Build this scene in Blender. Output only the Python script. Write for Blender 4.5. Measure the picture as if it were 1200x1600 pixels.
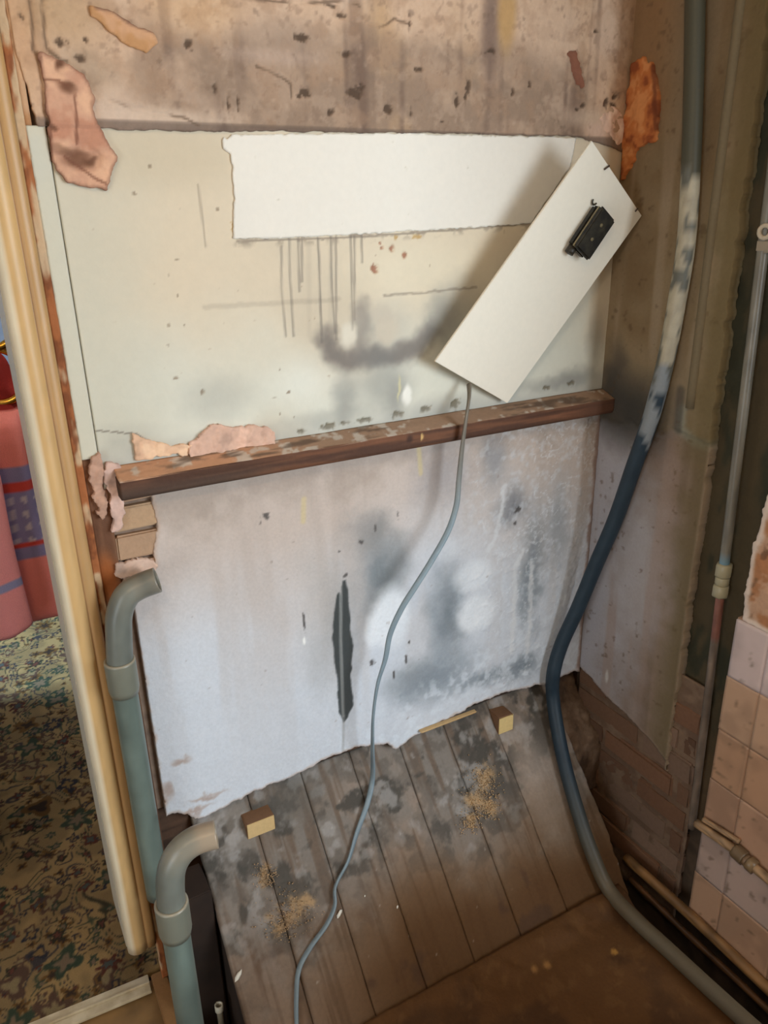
import bpy, bmesh, math
import numpy as np
from math import radians, sin, cos, pi
from mathutils import Vector, Matrix

for o in list(bpy.data.objects): bpy.data.objects.remove(o, do_unlink=True)
SC = bpy.context.scene; COL = SC.collection

# ---------------------------------------------------------------- camera
RM = np.array([[0.87400069, -0.19096748, 0.44682683],
               [-0.48551966, -0.3056582, 0.8190505],
               [-0.01983573, -0.93279391, -0.35986395]])   # world axes in image axes (right, down, forward)
D = 1.25          # distance to the back wall, m
EYE = 1.5         # eye height, m
FPX = 1205.0
cd = bpy.data.cameras.new('camera'); cam = bpy.data.objects.new('camera', cd); COL.objects.link(cam)
right, down, fwd = RM[:, 0], RM[:, 1], RM[:, 2]
m = Matrix.Identity(4)
for i in range(3):
    m[i][0] = right[i]; m[i][1] = -down[i]; m[i][2] = -fwd[i]
m[2][3] = EYE
cam.matrix_world = m
cd.sensor_fit = 'VERTICAL'; cd.sensor_height = 32.0; cd.lens = 32.0 * FPX / 1600.0
cd.clip_start = 0.02
SC.camera = cam

# ---------------------------------------------------------------- light
w = bpy.data.worlds.new('world'); SC.world = w; w.use_nodes = True
w.node_tree.nodes['Background'].inputs[0].default_value = (0.62, 0.72, 0.9, 1)
w.node_tree.nodes['Background'].inputs[1].default_value = 0.5

def area(name, loc, direction, sx, sy, power, color):
    l = bpy.data.lights.new(name, 'AREA'); l.shape = 'RECTANGLE'; l.size = sx; l.size_y = sy
    l.energy = power; l.color = color
    o = bpy.data.objects.new(name, l); COL.objects.link(o); o.location = loc
    o.rotation_euler = Vector(direction).to_track_quat('-Z', 'Y').to_euler()
    return o
area('kitchen_window_light', (1.80, -1.5, 1.42), (-0.2, 1, -0.03), 1.5, 1.3, 84, (0.80, 0.91, 1.0))
area('hall_window_light', (-1.05, 2.92, 1.5), (1, -0.02, -0.45), 0.35, 1.0, 120, (0.52, 0.76, 1.0))
area('left_fill_light', (-1.28, -0.15, 0.95), (1, 0.05, -0.02), 0.8, 1.3, 15, (0.80, 0.92, 1.0))  # added fill from the left to brighten the right wall; no door is built
hl_ = bpy.data.lights.new('hall_fill_light', 'POINT'); hl_.energy = 17; hl_.color = (1.0, 0.95, 0.88); hl_.shadow_soft_size = 0.10  # added fill to brighten the towels; no pendant hangs here
hlo = bpy.data.objects.new('hall_fill_light', hl_); COL.objects.link(hlo); hlo.location = (0.35, 1.75, 2.2)
pl = bpy.data.lights.new('ceiling_bulb_light', 'POINT'); pl.energy = 17; pl.color = (1.0, 0.72, 0.44); pl.shadow_soft_size = 0.08
plo = bpy.data.objects.new('ceiling_bulb_light', pl); COL.objects.link(plo); plo.location = (-0.35, -0.35, 2.25)

SC.view_settings.view_transform = 'Standard'; SC.view_settings.look = 'None'
SC.view_settings.exposure = 0.0; SC.view_settings.gamma = 1.0; SC.view_settings.use_curve_mapping = False

# ---------------------------------------------------------------- helpers: geometry of the place
def ray(px, py):
    return RM @ np.array([px - 600.0, py - 800.0, FPX])
def P(px, py, axis, val):          # point of the place on the plane axis=val (metres, z above floor)
    r = ray(px, py); v = val - (EYE if axis == 2 else 0)
    p = r * (v / r[axis]); p[2] += EYE; return p
YW = D                # back wall plane
XW = 0.995 * D        # right wall plane
TH = radians(48)
SN = np.array([0, -sin(TH), cos(TH)]); SV = np.array([0, -cos(TH), -sin(TH)])
SO = np.array([0, YW, EYE - 0.93 * D])
def S(px, py, off=0.0):            # point on the sloping boards
    r = ray(px, py); o = SO + SN * off - np.array([0, 0, EYE])
    p = r * ((o @ SN) / (r @ SN)); p[2] += EYE; return p
def Wb(pts): return [(lambda q: (q[0], q[2]))(P(a, b, 1, YW)) for a, b in pts]
def Wr(pts): return [(lambda q: (q[1], q[2]))(P(a, b, 0, XW)) for a, b in pts]
def Ws(pts):
    out = []
    for a, b in pts:
        q = S(a, b); out.append((q[0], (q - SO) @ SV))
    return out

# ---------------------------------------------------------------- helpers: noise and painting
def vnoise(x, y, seed):
    xi = np.floor(x).astype(np.int64); yi = np.floor(y).astype(np.int64)
    fx = x - xi; fy = y - yi
    fx = fx * fx * (3 - 2 * fx); fy = fy * fy * (3 - 2 * fy)
    def h(a, b):
        n = (a * 374761393 + b * 668265263 + seed * 982451653) & 0xffffffff
        n = ((n ^ (n >> 13)) * 1274126177) & 0xffffffff
        n = n ^ (n >> 16)
        return (n & 0xffff) / 65535.0
    return (h(xi, yi) * (1 - fx) + h(xi + 1, yi) * fx) * (1 - fy) + (h(xi, yi + 1) * (1 - fx) + h(xi + 1, yi + 1) * fx) * fy
def fbm(x, y, f, oct=4, seed=0, fy=None):
    t = 0; a = 1; s = 0; fy = fy or f
    for k in range(oct):
        t = t + a * vnoise(x * f * 2 ** k + 17.3 * k, y * fy * 2 ** k - 9.1 * k, seed + k); s += a; a *= 0.55
    return t / s
def sst(a, b, x):
    t = np.clip((x - a) / (b - a), 0, 1); return t * t * (3 - 2 * t)
def polysdf(u, v, pts):            # >0 inside
    d = np.full(u.shape, 1e9); ins = np.zeros(u.shape, bool); n = len(pts)
    for i in range(n):
        ax, ay = pts[i]; bx, by = pts[(i + 1) % n]
        ex, ey = bx - ax, by - ay
        t = np.clip(((u - ax) * ex + (v - ay) * ey) / (ex * ex + ey * ey + 1e-12), 0, 1)
        d = np.minimum(d, (u - ax - t * ex) ** 2 + (v - ay - t * ey) ** 2)
        c = ((ay > v) != (by > v))
        if abs(ey) > 1e-12: ins ^= c & (u < ax + (v - ay) / ey * ex)
    d = np.sqrt(d); return np.where(ins, d, -d)
def linedist(u, v, pts):
    d = np.full(u.shape, 1e9)
    for (ax, ay), (bx, by) in zip(pts[:-1], pts[1:]):
        ex, ey = bx - ax, by - ay
        t = np.clip(((u - ax) * ex + (v - ay) * ey) / (ex * ex + ey * ey + 1e-12), 0, 1)
        d = np.minimum(d, (u - ax - t * ex) ** 2 + (v - ay - t * ey) ** 2)
    return np.sqrt(d)
def mix(c, col, wgt):
    wgt = np.clip(wgt, 0, 1)[..., None]; return c * (1 - wgt) + np.array(col, float) * wgt
def blob(u, v, p, rx, ry, soft=0.6):
    d = np.sqrt(((u - p[0]) / rx) ** 2 + ((v - p[1]) / ry) ** 2)
    return 1 - sst(1 - soft, 1 + soft * 0.4, d)
def lin(c):
    c = np.clip(np.asarray(c, float) / 255.0, 0, 1)
    return np.where(c <= 0.04045, c / 12.92, ((c + 0.055) / 1.055) ** 2.4)
K = 0.00113           # metres to a photo pixel at the back wall

# ---------------------------------------------------------------- helpers: materials
def vcol_mat(name, rough=0.85, bump=0.25, bscale=180, spec=0.25, grain=0.10):
    mt = bpy.data.materials.new(name); mt.use_nodes = True; nt = mt.node_tree; b = nt.nodes['Principled BSDF']
    at = nt.nodes.new('ShaderNodeAttribute'); at.attribute_name = 'Col'
    no = nt.nodes.new('ShaderNodeTexNoise'); no.inputs['Scale'].default_value = bscale; no.inputs['Detail'].default_value = 5
    tc = nt.nodes.new('ShaderNodeTexCoord'); nt.links.new(tc.outputs['Object'], no.inputs['Vector'])
    mr = nt.nodes.new('ShaderNodeMapRange'); mr.inputs['To Min'].default_value = 1 - grain; mr.inputs['To Max'].default_value = 1 + grain
    nt.links.new(no.outputs['Fac'], mr.inputs['Value'])
    mx = nt.nodes.new('ShaderNodeVectorMath'); mx.operation = 'SCALE'
    nt.links.new(at.outputs['Color'], mx.inputs[0]); nt.links.new(mr.outputs['Result'], mx.inputs['Scale'])
    nt.links.new(mx.outputs[0], b.inputs['Base Color'])
    bp = nt.nodes.new('ShaderNodeBump'); bp.inputs['Strength'].default_value = bump; bp.inputs['Distance'].default_value = 0.002
    nt.links.new(no.outputs['Fac'], bp.inputs['Height']); nt.links.new(bp.outputs['Normal'], b.inputs['Normal'])
    b.inputs['Roughness'].default_value = rough; b.inputs['Specular IOR Level'].default_value = spec
    return mt
def noise_mat(name, c1, c2, scale=20, stretch=(1, 1, 1), rough=0.6, metal=0.0, bump=0.1, spec=0.4, lo=0.35, hi=0.65):
    mt = bpy.data.materials.new(name); mt.use_nodes = True; nt = mt.node_tree; b = nt.nodes['Principled BSDF']
    tc = nt.nodes.new('ShaderNodeTexCoord'); mp = nt.nodes.new('ShaderNodeMapping'); mp.inputs['Scale'].default_value = stretch
    nt.links.new(tc.outputs['Object'], mp.inputs['Vector'])
    no = nt.nodes.new('ShaderNodeTexNoise'); no.inputs['Scale'].default_value = scale; no.inputs['Detail'].default_value = 6
    nt.links.new(mp.outputs['Vector'], no.inputs['Vector'])
    cr = nt.nodes.new('ShaderNodeValToRGB'); cr.color_ramp.elements[0].position = lo; cr.color_ramp.elements[1].position = hi
    cr.color_ramp.elements[0].color = (*lin(c1), 1); cr.color_ramp.elements[1].color = (*lin(c2), 1)
    nt.links.new(no.outputs['Fac'], cr.inputs['Fac']); nt.links.new(cr.outputs['Color'], b.inputs['Base Color'])
    bp = nt.nodes.new('ShaderNodeBump'); bp.inputs['Strength'].default_value = bump; bp.inputs['Distance'].default_value = 0.003
    nt.links.new(no.outputs['Fac'], bp.inputs['Height']); nt.links.new(bp.outputs['Normal'], b.inputs['Normal'])
    b.inputs['Roughness'].default_value = rough; b.inputs['Metallic'].default_value = metal; b.inputs['Specular IOR Level'].default_value = spec
    return mt

M_PLASTER = vcol_mat('plaster_painted_by_stains', 0.9, 0.35, 160)
M_PAINT = vcol_mat('old_gloss_paint', 0.6, 0.12, 90, 0.3, 0.04)
M_WOODV = vcol_mat('worn_timber', 0.75, 0.4, 120, 0.25, 0.12)
M_BOARDS = vcol_mat('dirty_floor_boards', 0.8, 0.5, 140, 0.3, 0.15)
M_BRICK = vcol_mat('brick_and_mortar', 0.95, 0.6, 130, 0.15, 0.15)
M_TILE = vcol_mat('glazed_tile', 0.28, 0.05, 60, 0.5, 0.04)
M_CARPET = vcol_mat('patterned_carpet', 1.0, 0.8, 420, 0.05, 0.18)
M_CLOTH = vcol_mat('towelling', 1.0, 0.8, 500, 0.05, 0.12)
M_PVC = vcol_mat('grey_plastic_pipe', 0.34, 0.1, 60, 0.45, 0.08)
M_CABLE = vcol_mat('cable_sheath', 0.5, 0.15, 200, 0.4, 0.08)
M_CREAM = vcol_mat('cream_gloss_paint', 0.4, 0.08, 40, 0.4, 0.03)

# ---------------------------------------------------------------- helpers: objects
def tag(o, label, cat, group=None):
    o['label'] = label; o['category'] = cat
    if group: o['group'] = group
    return o
def thing(name, label, cat, loc=(0, 0, 0), group=None):
    o = bpy.data.objects.new(name, None); COL.objects.link(o); o.location = loc; o.empty_display_size = 0.05
    return tag(o, label, cat, group)
def setting(name, loc=(0, 0, 0)):
    o = bpy.data.objects.new(name, None); COL.objects.link(o); o.location = loc; o['kind'] = 'structure'; return o
def attach(o, parent):
    if parent is not None:
        o.parent = parent
        off = Vector((0, 0, 0)); p = parent
        while p is not None: off += p.location; p = p.parent
        o.location = -off
    return o
def link_mesh(name, verts, faces, mat, parent=None, cols=None, smooth=True):
    verts = np.asarray(verts, float)
    me = bpy.data.meshes.new(name)
    if isinstance(faces, np.ndarray) and faces.ndim == 2:
        n = len(faces); k = faces.shape[1]
        me.vertices.add(len(verts)); me.vertices.foreach_set('co', verts.astype(np.float32).ravel())
        me.loops.add(n * k); me.loops.foreach_set('vertex_index', faces.astype(np.int32).ravel())
        me.polygons.add(n); me.polygons.foreach_set('loop_start', np.arange(0, n * k, k, dtype=np.int32))
        me.update(calc_edges=True); me.validate()
    else:
        me.from_pydata([tuple(v) for v in verts], [], [tuple(int(i) for i in f) for f in faces]); me.update()
    if cols is not None:
        cols = np.asarray(cols, float)
        if cols.ndim == 1: cols = np.tile(cols, (len(verts), 1))
        a = me.attributes.new('Col', 'FLOAT_COLOR', 'POINT')
        c4 = np.ones((len(verts), 4), np.float32); c4[:, :3] = lin(cols)
        a.data.foreach_set('color', c4.ravel())
    if smooth: me.polygons.foreach_set('use_smooth', np.ones(len(me.polygons), bool))
    me.materials.append(mat)
    o = bpy.data.objects.new(name, me); COL.objects.link(o)
    return attach(o, parent)

def sheet(name, O, U, V, N, u0, u1, v0, v1, h, mat, parent=None, sdf=None, disp=None, col=None, thick=0.006, smooth=True):
    """a slab of material lying on a plane: outline, relief and colour are functions of (u, v) in metres; edges are turned down to the plane"""
    O, U, V, N = (np.asarray(a, float) for a in (O, U, V, N))
    nu = max(2, int(round((u1 - u0) / h)) + 1); nv = max(2, int(round((v1 - v0) / h)) + 1)
    u, v = np.meshgrid(np.linspace(u0, u1, nu), np.linspace(v0, v1, nv))
    idx = np.arange(nu * nv).reshape(nv, nu)
    q = np.stack([idx[:-1, :-1], idx[:-1, 1:], idx[1:, 1:], idx[1:, :-1]], -1).reshape(-1, 4)
    flip = np.cross(U, V) @ N < 0
    if sdf is not None:
        s = sdf(u, v)
        q = q[s.ravel()[q].mean(1) > 0]
    e = np.concatenate([q[:, [0, 1]], q[:, [1, 2]], q[:, [2, 3]], q[:, [3, 0]]])
    key = np.sort(e, 1); kk = key[:, 0] * (nu * nv) + key[:, 1]
    _, inv, cnt = np.unique(kk, return_inverse=True, return_counts=True)
    be = e[cnt[inv] == 1]
    bv = np.unique(be)
    uf, vf = u.ravel().copy(), v.ravel().copy()
    if sdf is not None:
        gv, gu = np.gradient(s, (v1 - v0) / (nv - 1), (u1 - u0) / (nu - 1))
        g2 = gu ** 2 + gv ** 2 + 1e-6
        sv = np.clip(s.ravel()[bv], -h, h)
        uf[bv] -= sv * (gu / g2).ravel()[bv]; vf[bv] -= sv * (gv / g2).ravel()[bv]
    uf = np.clip(uf, u0, u1); vf = np.clip(vf, v0, v1)
    d = disp(uf, vf) if disp is not None else np.zeros(uf.shape)
    c = col(uf, vf) if not isinstance(col, (list, tuple)) else np.tile(np.array(col, float), (len(uf), 1))
    pts = O + uf[:, None] * U + vf[:, None] * V + d[:, None] * N
    used = np.zeros(nu * nv, bool); used[q.ravel()] = True
    remap = np.cumsum(used) - 1
    pts2 = pts[used]; c2 = c[used]; q2 = remap[q]
    nb = len(bv); bmap = np.full(nu * nv, -1); bmap[bv] = np.arange(nb) + len(pts2)
    sk = O + uf[bv][:, None] * U + vf[bv][:, None] * V + (np.minimum(d[bv] - 0.0005, 0) - thick)[:, None] * N
    sq = np.stack([be[:, 1], be[:, 0], be[:, 0], be[:, 1]], 1)
    sq = np.stack([remap[be[:, 1]], remap[be[:, 0]], bmap[be[:, 0]], bmap[be[:, 1]]], 1)
    F = np.concatenate([q2, sq])
    if flip: F = F[:, ::-1]
    return link_mesh(name, np.concatenate([pts2, sk]), F, mat, parent, np.concatenate([c2, c[bv] * 0.9]), smooth)

def box(name, c0, c1, mat, parent=None, cols=None, bevel=0.002, rough=0.0, seed=1):
    bm = bmesh.new(); bmesh.ops.create_cube(bm, size=1)
    c0 = np.array(c0, float); c1 = np.array(c1, float)
    for v in bm.verts:
        for k in range(3): v.co[k] = (c0[k] + c1[k]) / 2 + v.co[k] * abs(c1[k] - c0[k])
    if bevel: bmesh.ops.bevel(bm, geom=list(bm.edges), offset=bevel, segments=2, affect='EDGES')
    if rough:
        rng = np.random.default_rng(seed)
        for v in bm.verts: v.co += Vector(rng.uniform(-rough, rough, 3))
    vs = [v.co.copy() for v in bm.verts]; bm.verts.index_update(); fs = [[v.index for v in f.verts] for f in bm.faces]; bm.free()
    return link_mesh(name, vs, fs, mat, parent, cols, smooth=False)

def prism(name, quad_pts, nrm, h, mat, parent=None, cols=None, bevel=0.0):
    """polygon extruded along nrm by h"""
    bm = bmesh.new()
    a = [bm.verts.new(tuple(p)) for p in quad_pts]; b = [bm.verts.new(tuple(np.asarray(p) + np.asarray(nrm) * h)) for p in quad_pts]
    n = len(a); bm.faces.new(a[::-1]); bm.faces.new(b)
    for i in range(n): bm.faces.new((a[i], a[(i + 1) % n], b[(i + 1) % n], b[i]))
    bmesh.ops.recalc_face_normals(bm, faces=bm.faces)
    if bevel: bmesh.ops.bevel(bm, geom=list(bm.edges), offset=bevel, segments=3, affect='EDGES')
    bm.verts.index_update()
    vs = [v.co.copy() for v in bm.verts]; fs = [[v.index for v in f.verts] for f in bm.faces]; bm.free()
    return link_mesh(name, vs, fs, mat, parent, cols, smooth=False)

def spline(pts, n):
    pts = np.asarray(pts, float); m_ = len(pts); out = []
    for i in range(m_ - 1):
        p0 = pts[max(i - 1, 0)]; p1 = pts[i]; p2 = pts[i + 1]; p3 = pts[min(i + 2, m_ - 1)]
        for t in np.arange(n) / n:
            out.append(0.5 * ((2 * p1) + (-p0 + p2) * t + (2 * p0 - 5 * p1 + 4 * p2 - p3) * t * t + (-p0 + 3 * p1 - 3 * p2 + p3) * t ** 3))
    out.append(pts[-1]); return np.array(out)
def tube(name, path, r, mat, parent=None, col=(128, 128, 128), seg=16, flat=1.0, twist=None, hollow=0.0, caps=True, radii=None):
    """swept tube; col may be a function of (path fraction, angle, xyz)"""
    path = np.asarray(path, float); n = len(path)
    T = np.gradient(path, axis=0); T /= np.linalg.norm(T, axis=1)[:, None]
    a = np.array([0, 0, 1.0]) if abs(T[0][2]) < 0.9 else np.array([1.0, 0, 0])
    nr = np.cross(T[0], a); nr /= np.linalg.norm(nr)
    vs = []; cs = []
    rr = np.full(n, r) if radii is None else np.asarray(radii, float)
    rings = [1.0] if not hollow else [1.0, (r - hollow) / r]
    frames = []
    for i in range(n):
        nr = nr - T[i] * (nr @ T[i]); nr /= np.linalg.norm(nr); frames.append((nr.copy(), np.cross(T[i], nr)))
    for ring in rings:
        for i in range(n):
            A, B = frames[i]; tw = twist(i / (n - 1)) if twist else 0
            A2 = A * cos(tw) + B * sin(tw); B2 = -A * sin(tw) + B * cos(tw)
            for k in range(seg):
                an = 2 * pi * k / seg
                p = path[i] + ring * rr[i] * (A2 * cos(an) + B2 * sin(an) * flat)
                vs.append(p); cs.append(col(i / (n - 1), an, p) if callable(col) else col)
    fs = []
    for ri in range(len(rings)):
        o = ri * n * seg
        for i in range(n - 1):
            for k in range(seg):
                k2 = (k + 1) % seg
                f = (o + i * seg + k, o + i * seg + k2, o + (i + 1) * seg + k2, o + (i + 1) * seg + k)
                fs.append(f if ri == 0 else f[::-1])
    if hollow:
        o = n * seg
        for i, fl in ((0, 1), (n - 1, 0)):
            for k in range(seg):
                k2 = (k + 1) % seg
                f = (i * seg + k, i * seg + k2, o + i * seg + k2, o + i * seg + k)
                fs.append(f[::-1] if fl else f)
    elif caps:
        fs.append(tuple(range(seg))[::-1]); fs.append(tuple((n - 1) * seg + k for k in range(seg)))
    return link_mesh(name, vs, fs, mat, parent, np.array(cs, float), True)

X3, Y3, Z3 = np.array([1., 0, 0]), np.array([0, 1., 0]), np.array([0, 0, 1.])
# ================================================================ THE SETTING
# rest of the kitchen, behind and beside the camera (plain painted walls)
M_OFFW = noise_mat('emulsion_warm_white', (168, 150, 128), (186, 168, 146), 4, rough=0.9)
M_HALLW = noise_mat('hall_wall_grey_lilac', (112, 112, 118), (124, 124, 130), 5, rough=0.9)
M_CEIL = noise_mat('ceiling_white', (196, 184, 168), (206, 196, 180), 4, rough=0.95)
M_DARK = noise_mat('dark_void_timber', (40, 30, 24), (58, 42, 32), 10, rough=0.95)
def slab(name, c0, c1, mat, kind='structure'):
    o = box(name, c0, c1, mat, bevel=0); o['kind'] = kind; return o
slab('wall_front', (-1.45, -1.75, 0), (3.0, -1.65, 2.45), M_OFFW)
slab('wall_left', (-1.45, -1.65, 0), (-1.35, 1.26, 2.45), M_OFFW)
slab('wall_side', (2.9, -1.65, 0), (3.0, 0.6, 2.45), M_OFFW)
slab('wall_side_return', (1.40, 0.50, 0), (3.0, 0.60, 2.45), M_OFFW)
slab('ceiling', (-1.45, -1.75, 2.45), (3.0, 3.4, 2.55), M_CEIL)
# hall beyond the doorway
slab('wall_hall_far', (-1.25, 2.56 * D, -0.05), (1.5, 2.56 * D + 0.1, 2.45), M_HALLW)
slab('wall_hall_left', (-1.25, 2.9, 0), (-1.15, 3.2, 2.45), M_HALLW)
slab('wall_hall_right', (0.9, 1.40, 0), (1.0, 3.2, 2.45), M_HALLW)
slab('baseboard_hall', (-1.15, 2.56 * D - 0.018, 0), (0.9, 2.56 * D, 0.11), noise_mat('hall_skirting', (186, 184, 170), (200, 196, 180), 6, rough=0.5))
slab('wall_door_header', (-1.45, YW + 0.01, 2.1), (0.075, YW + 0.13, 2.45), M_OFFW)
slab('wall_door_left', (-1.45, YW + 0.01, 0), (-0.72, YW + 0.13, 2.1), M_OFFW)
slab('ground', (-1.5, -1.8, -0.30), (3.0, 3.4, -0.20), M_DARK)

# ---------------------------------------------------------------- back wall
wall_back = setting('wall_back')
core = box('wall_core', (0.145, YW + 0.016, 0.43), (1.45, YW + 0.13, 2.45), noise_mat('core_mortar', (120, 100, 86), (150, 128, 110), 30, rough=0.95), wall_back, bevel=0)
ZB_TOP = P(700, 206, 1, YW)[2]     # line where cream paint meets rough plaster
HB = 0.0026
rough_edge = Wb([(-40, -120), (60, 197), (135, 200), (185, 202), (300, 206), (420, 206), (640, 207), (800, 211), (900, 213), (960, 232), (985, 245), (1100, -120)])
hole_slot = Wb([(884, 84), (890, 78), (900, 79), (905, 95), (910, 112), (914, 134), (908, 139), (898, 132), (891, 108), (887, 94)])
crackA = Wb([(45, 0), (52, 78), (60, 90), (64, 150), (72, 190), (85, 270)])
crackA2 = Wb([(62, -10), (70, 75), (92, 95), (105, 100)])
crackB = Wb([(170, 155), (205, 170), (245, 178), (280, 185), (310, 195)])
crackC = Wb([(400, 103), (440, 120), (452, 130), (454, 150)])
crackD = Wb([(300, -6), (420, 0), (470, 5), (505, 2), (560, 8)])
crackE = Wb([(530, 30), (570, 38), (590, 42), (615, 32), (640, 38)])
spots_up = [(294, 70, 7, 7), (475, 145, 10, 7), (467, 151, 6, 5), (555, 146, 16, 10), (560, 138, 10, 7), (604, 172, 9, 9), (652, 110, 9, 5), (641, 178, 3, 9), (711, 160, 5, 14), (729, 138, 7, 13), (725, 152, 4, 8),
            (515, 10, 14, 3), (530, 25, 8, 5), (638, 40, 3, 14), (540, 85, 14, 5), (470, 60, 14, 6), (335, 140, 4, 8), (370, 160, 3, 18), (355, 165, 3, 14), (765, 80, 10, 5), (930, 50, 6, 5), (945, 160, 8, 9), (958, 150, 8, 6), (955, 165, 10, 5), (910, 165, 8, 5), (900, 172, 5, 4),
            (95, 67, 8, 6), (132, 62, 4, 4), (125, 92, 6, 5), (32, 27, 4, 5), (113, 175, 8, 4), (800, 145, 4, 8), (825, 133, 4, 5), (515, 175, 7, 6), (690, 190, 5, 3), (76, 195, 8, 4)]
def spotmask(u, v, spots, seed, k=K, conv=Wb):
    wgt = np.zeros(u.shape)
    n = fbm(u, v, 160, 3, seed) - 0.5
    for (a, b, rx, ry) in spots:
        p = conv([(a, b)])[0]
        d = np.sqrt(((u - p[0]) / (rx * k)) ** 2 + ((v - p[1]) / (ry * k)) ** 2) + n * 1.5
        wgt = np.maximum(wgt, 1 - sst(0.35, 0.95, d))
    return wgt
def rough_sdf(u, v):
    s = polysdf(u, v, rough_edge) + (fbm(u, v, 60, 3, 5) - 0.5) * 0.006
    hs = polysdf(u, v, hole_slot) + (fbm(u, v, 200, 2, 9) - 0.5) * 0.006
    return np.minimum(s, -hs)
def rough_disp(u, v):
    d = 0.004 + (fbm(u, v, 14, 4, 3) - 0.5) * 0.006 + (fbm(u, v, 90, 3, 8) - 0.5) * 0.0022
    d -= 0.003 * spotmask(u, v, spots_up, 21)
    for c_ in (crackA, crackA2, crackB, crackC, crackD, crackE):
        d -= 0.002 * (1 - sst(0.0008, 0.003, linedist(u + (fbm(u, v, 50, 2, 31) - .5) * .008, v + (fbm(u, v, 50, 2, 32) - .5) * .008, c_)))
    return d
def rough_col(u, v):
    n1 = fbm(u, v, 5, 4, 40); n2 = fbm(u, v, 22, 4, 41); n3 = fbm(u, v, 60, 3, 42); st = fbm(u, v, 34, 3, 43, fy=2.2)
    c = np.tile(np.array([196, 166, 140.0]), (u.size, 1)).reshape(u.shape + (3,))
    c = mix(c, (204, 180, 160), sst(0.45, 0.7, n1) * 0.8)
    c = mix(c, (176, 142, 104), sst(0.50, 0.75, fbm(u, v, 7, 3, 49, fy=2.5)) * 0.75)
    z205 = ZB_TOP
    # brown-grey tide band above the paint
    band = sst(0.155, 0.10, (v - z205) + (n2 - 0.5) * 0.05 + (n1 - .5) * 0.08)
    xl, xr = Wb([(150, 150)])[0][0], Wb([(960, 150)])[0][0]
    band *= sst(xl - 0.02, xl + 0.15, u + (n2 - .5) * .1) * (1 - sst(xr - 0.14, xr, u))
    c = mix(c, (142, 120, 102), band * (0.6 + 0.35 * sst(.35, .6, n2)))
    c = mix(c, (110, 90, 78), band * sst(0.52, 0.75, st) * 0.7)
    c = mix(c, (112, 90, 76), sst(0.60, 0.8, st) * 0.45)
    c = mix(c, (158, 128, 104), sst(.5, .68, fbm(u, v, 34, 5, 51)) * .4)
    c = mix(c, (206, 180, 156), sst(.52, .7, fbm(u, v, 45, 5, 52)) * .22)
    c = mix(c, (120, 96, 80), sst(.62, .74, fbm(u, v, 90, 4, 53)) * .3)
    dk = blob(u, v, Wb([(765, 40)])[0], 20 * K, 90 * K, 0.8)
    c = mix(c, (112, 92, 82), dk * 0.75)
    c = mix(c, (176, 138, 84), blob(u, v, Wb([(790, 20)])[0], 20 * K, 60 * K) * 0.7)
    c = mix(c, (190, 146, 98), blob(u, v, Wb([(300, 10)])[0], 70 * K, 40 * K, .8) * 0.4)
    for (a, b, rx, ry, cc, w_) in [(245, 185, 110, 16, (206, 184, 164), .8), (180, 165, 40, 30, (200, 178, 160), .7), (130, 110, 40, 30, (150, 132, 112), .6), (20, 60, 40, 90, (186, 140, 100), .5), (920, 185, 70, 18, (196, 172, 150), .7), (935, 205, 40, 16, (206, 176, 158), .9),
                                   (860, 60, 60, 60, (198, 172, 150), .6), (450, 60, 60, 30, (160, 140, 124), .5), (430, 90, 80, 12, (190, 166, 150), .5), (100, 20, 60, 40, (170, 140, 104), .6)]:
        c = mix(c, cc, blob(u, v, Wb([(a, b)])[0], rx * K, ry * K, 0.8) * w_ * (0.6 + 0.6 * n2))
    c = mix(c, (214, 192, 172), sst(0.76, 0.9, n3) * 0.2)
    c = mix(c, (110, 90, 76), sst(0.76, 0.88, fbm(u, v, 48, 3, 47)) * 0.4)
    c = mix(c, (74, 58, 46), spotmask(u, v, spots_up, 21) * 0.8)
    c = mix(c, (92, 78, 70), (1 - sst(0.0, 0.004, v - ZB_TOP + .002)) * .6)
    for c_ in (crackA, crackA2, crackB, crackC, crackD, crackE):
        c = mix(c, (84, 66, 52), (1 - sst(0.0006, 0.0030, linedist(u + (fbm(u, v, 50, 2, 31) - .5) * .008, v + (fbm(u, v, 50, 2, 32) - .5) * .008, c_))) * 0.6 * sst(.35, .6, fbm(u, v, 25, 2, 33)))
    # dark edge by the right corner, orange at far left
    c = mix(c, (120, 84, 50), sst(Wb([(985, 60)])[0][0] - .03, Wb([(985, 60)])[0][0] + .02, u) * .5)
    return c
BW = dict(O=(0, YW, 0), U=X3, V=Z3, N=-Y3)
sheet('rough_plaster', u0=0.145, u1=XW, v0=ZB_TOP - 0.05, v1=2.28, h=HB, mat=M_PLASTER, parent=wall_back, sdf=rough_sdf, disp=rough_disp, col=rough_col, thick=0.012, **BW)
box('slot_back', (P(880, 80, 1, YW)[0], YW + 0.0015, P(880, 140, 1, YW)[2]), (P(920, 80, 1, YW)[0], YW + 0.008, P(900, 70, 1, YW)[2]), M_BRICK, wall_back, (134, 90, 72), bevel=0)

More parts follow.
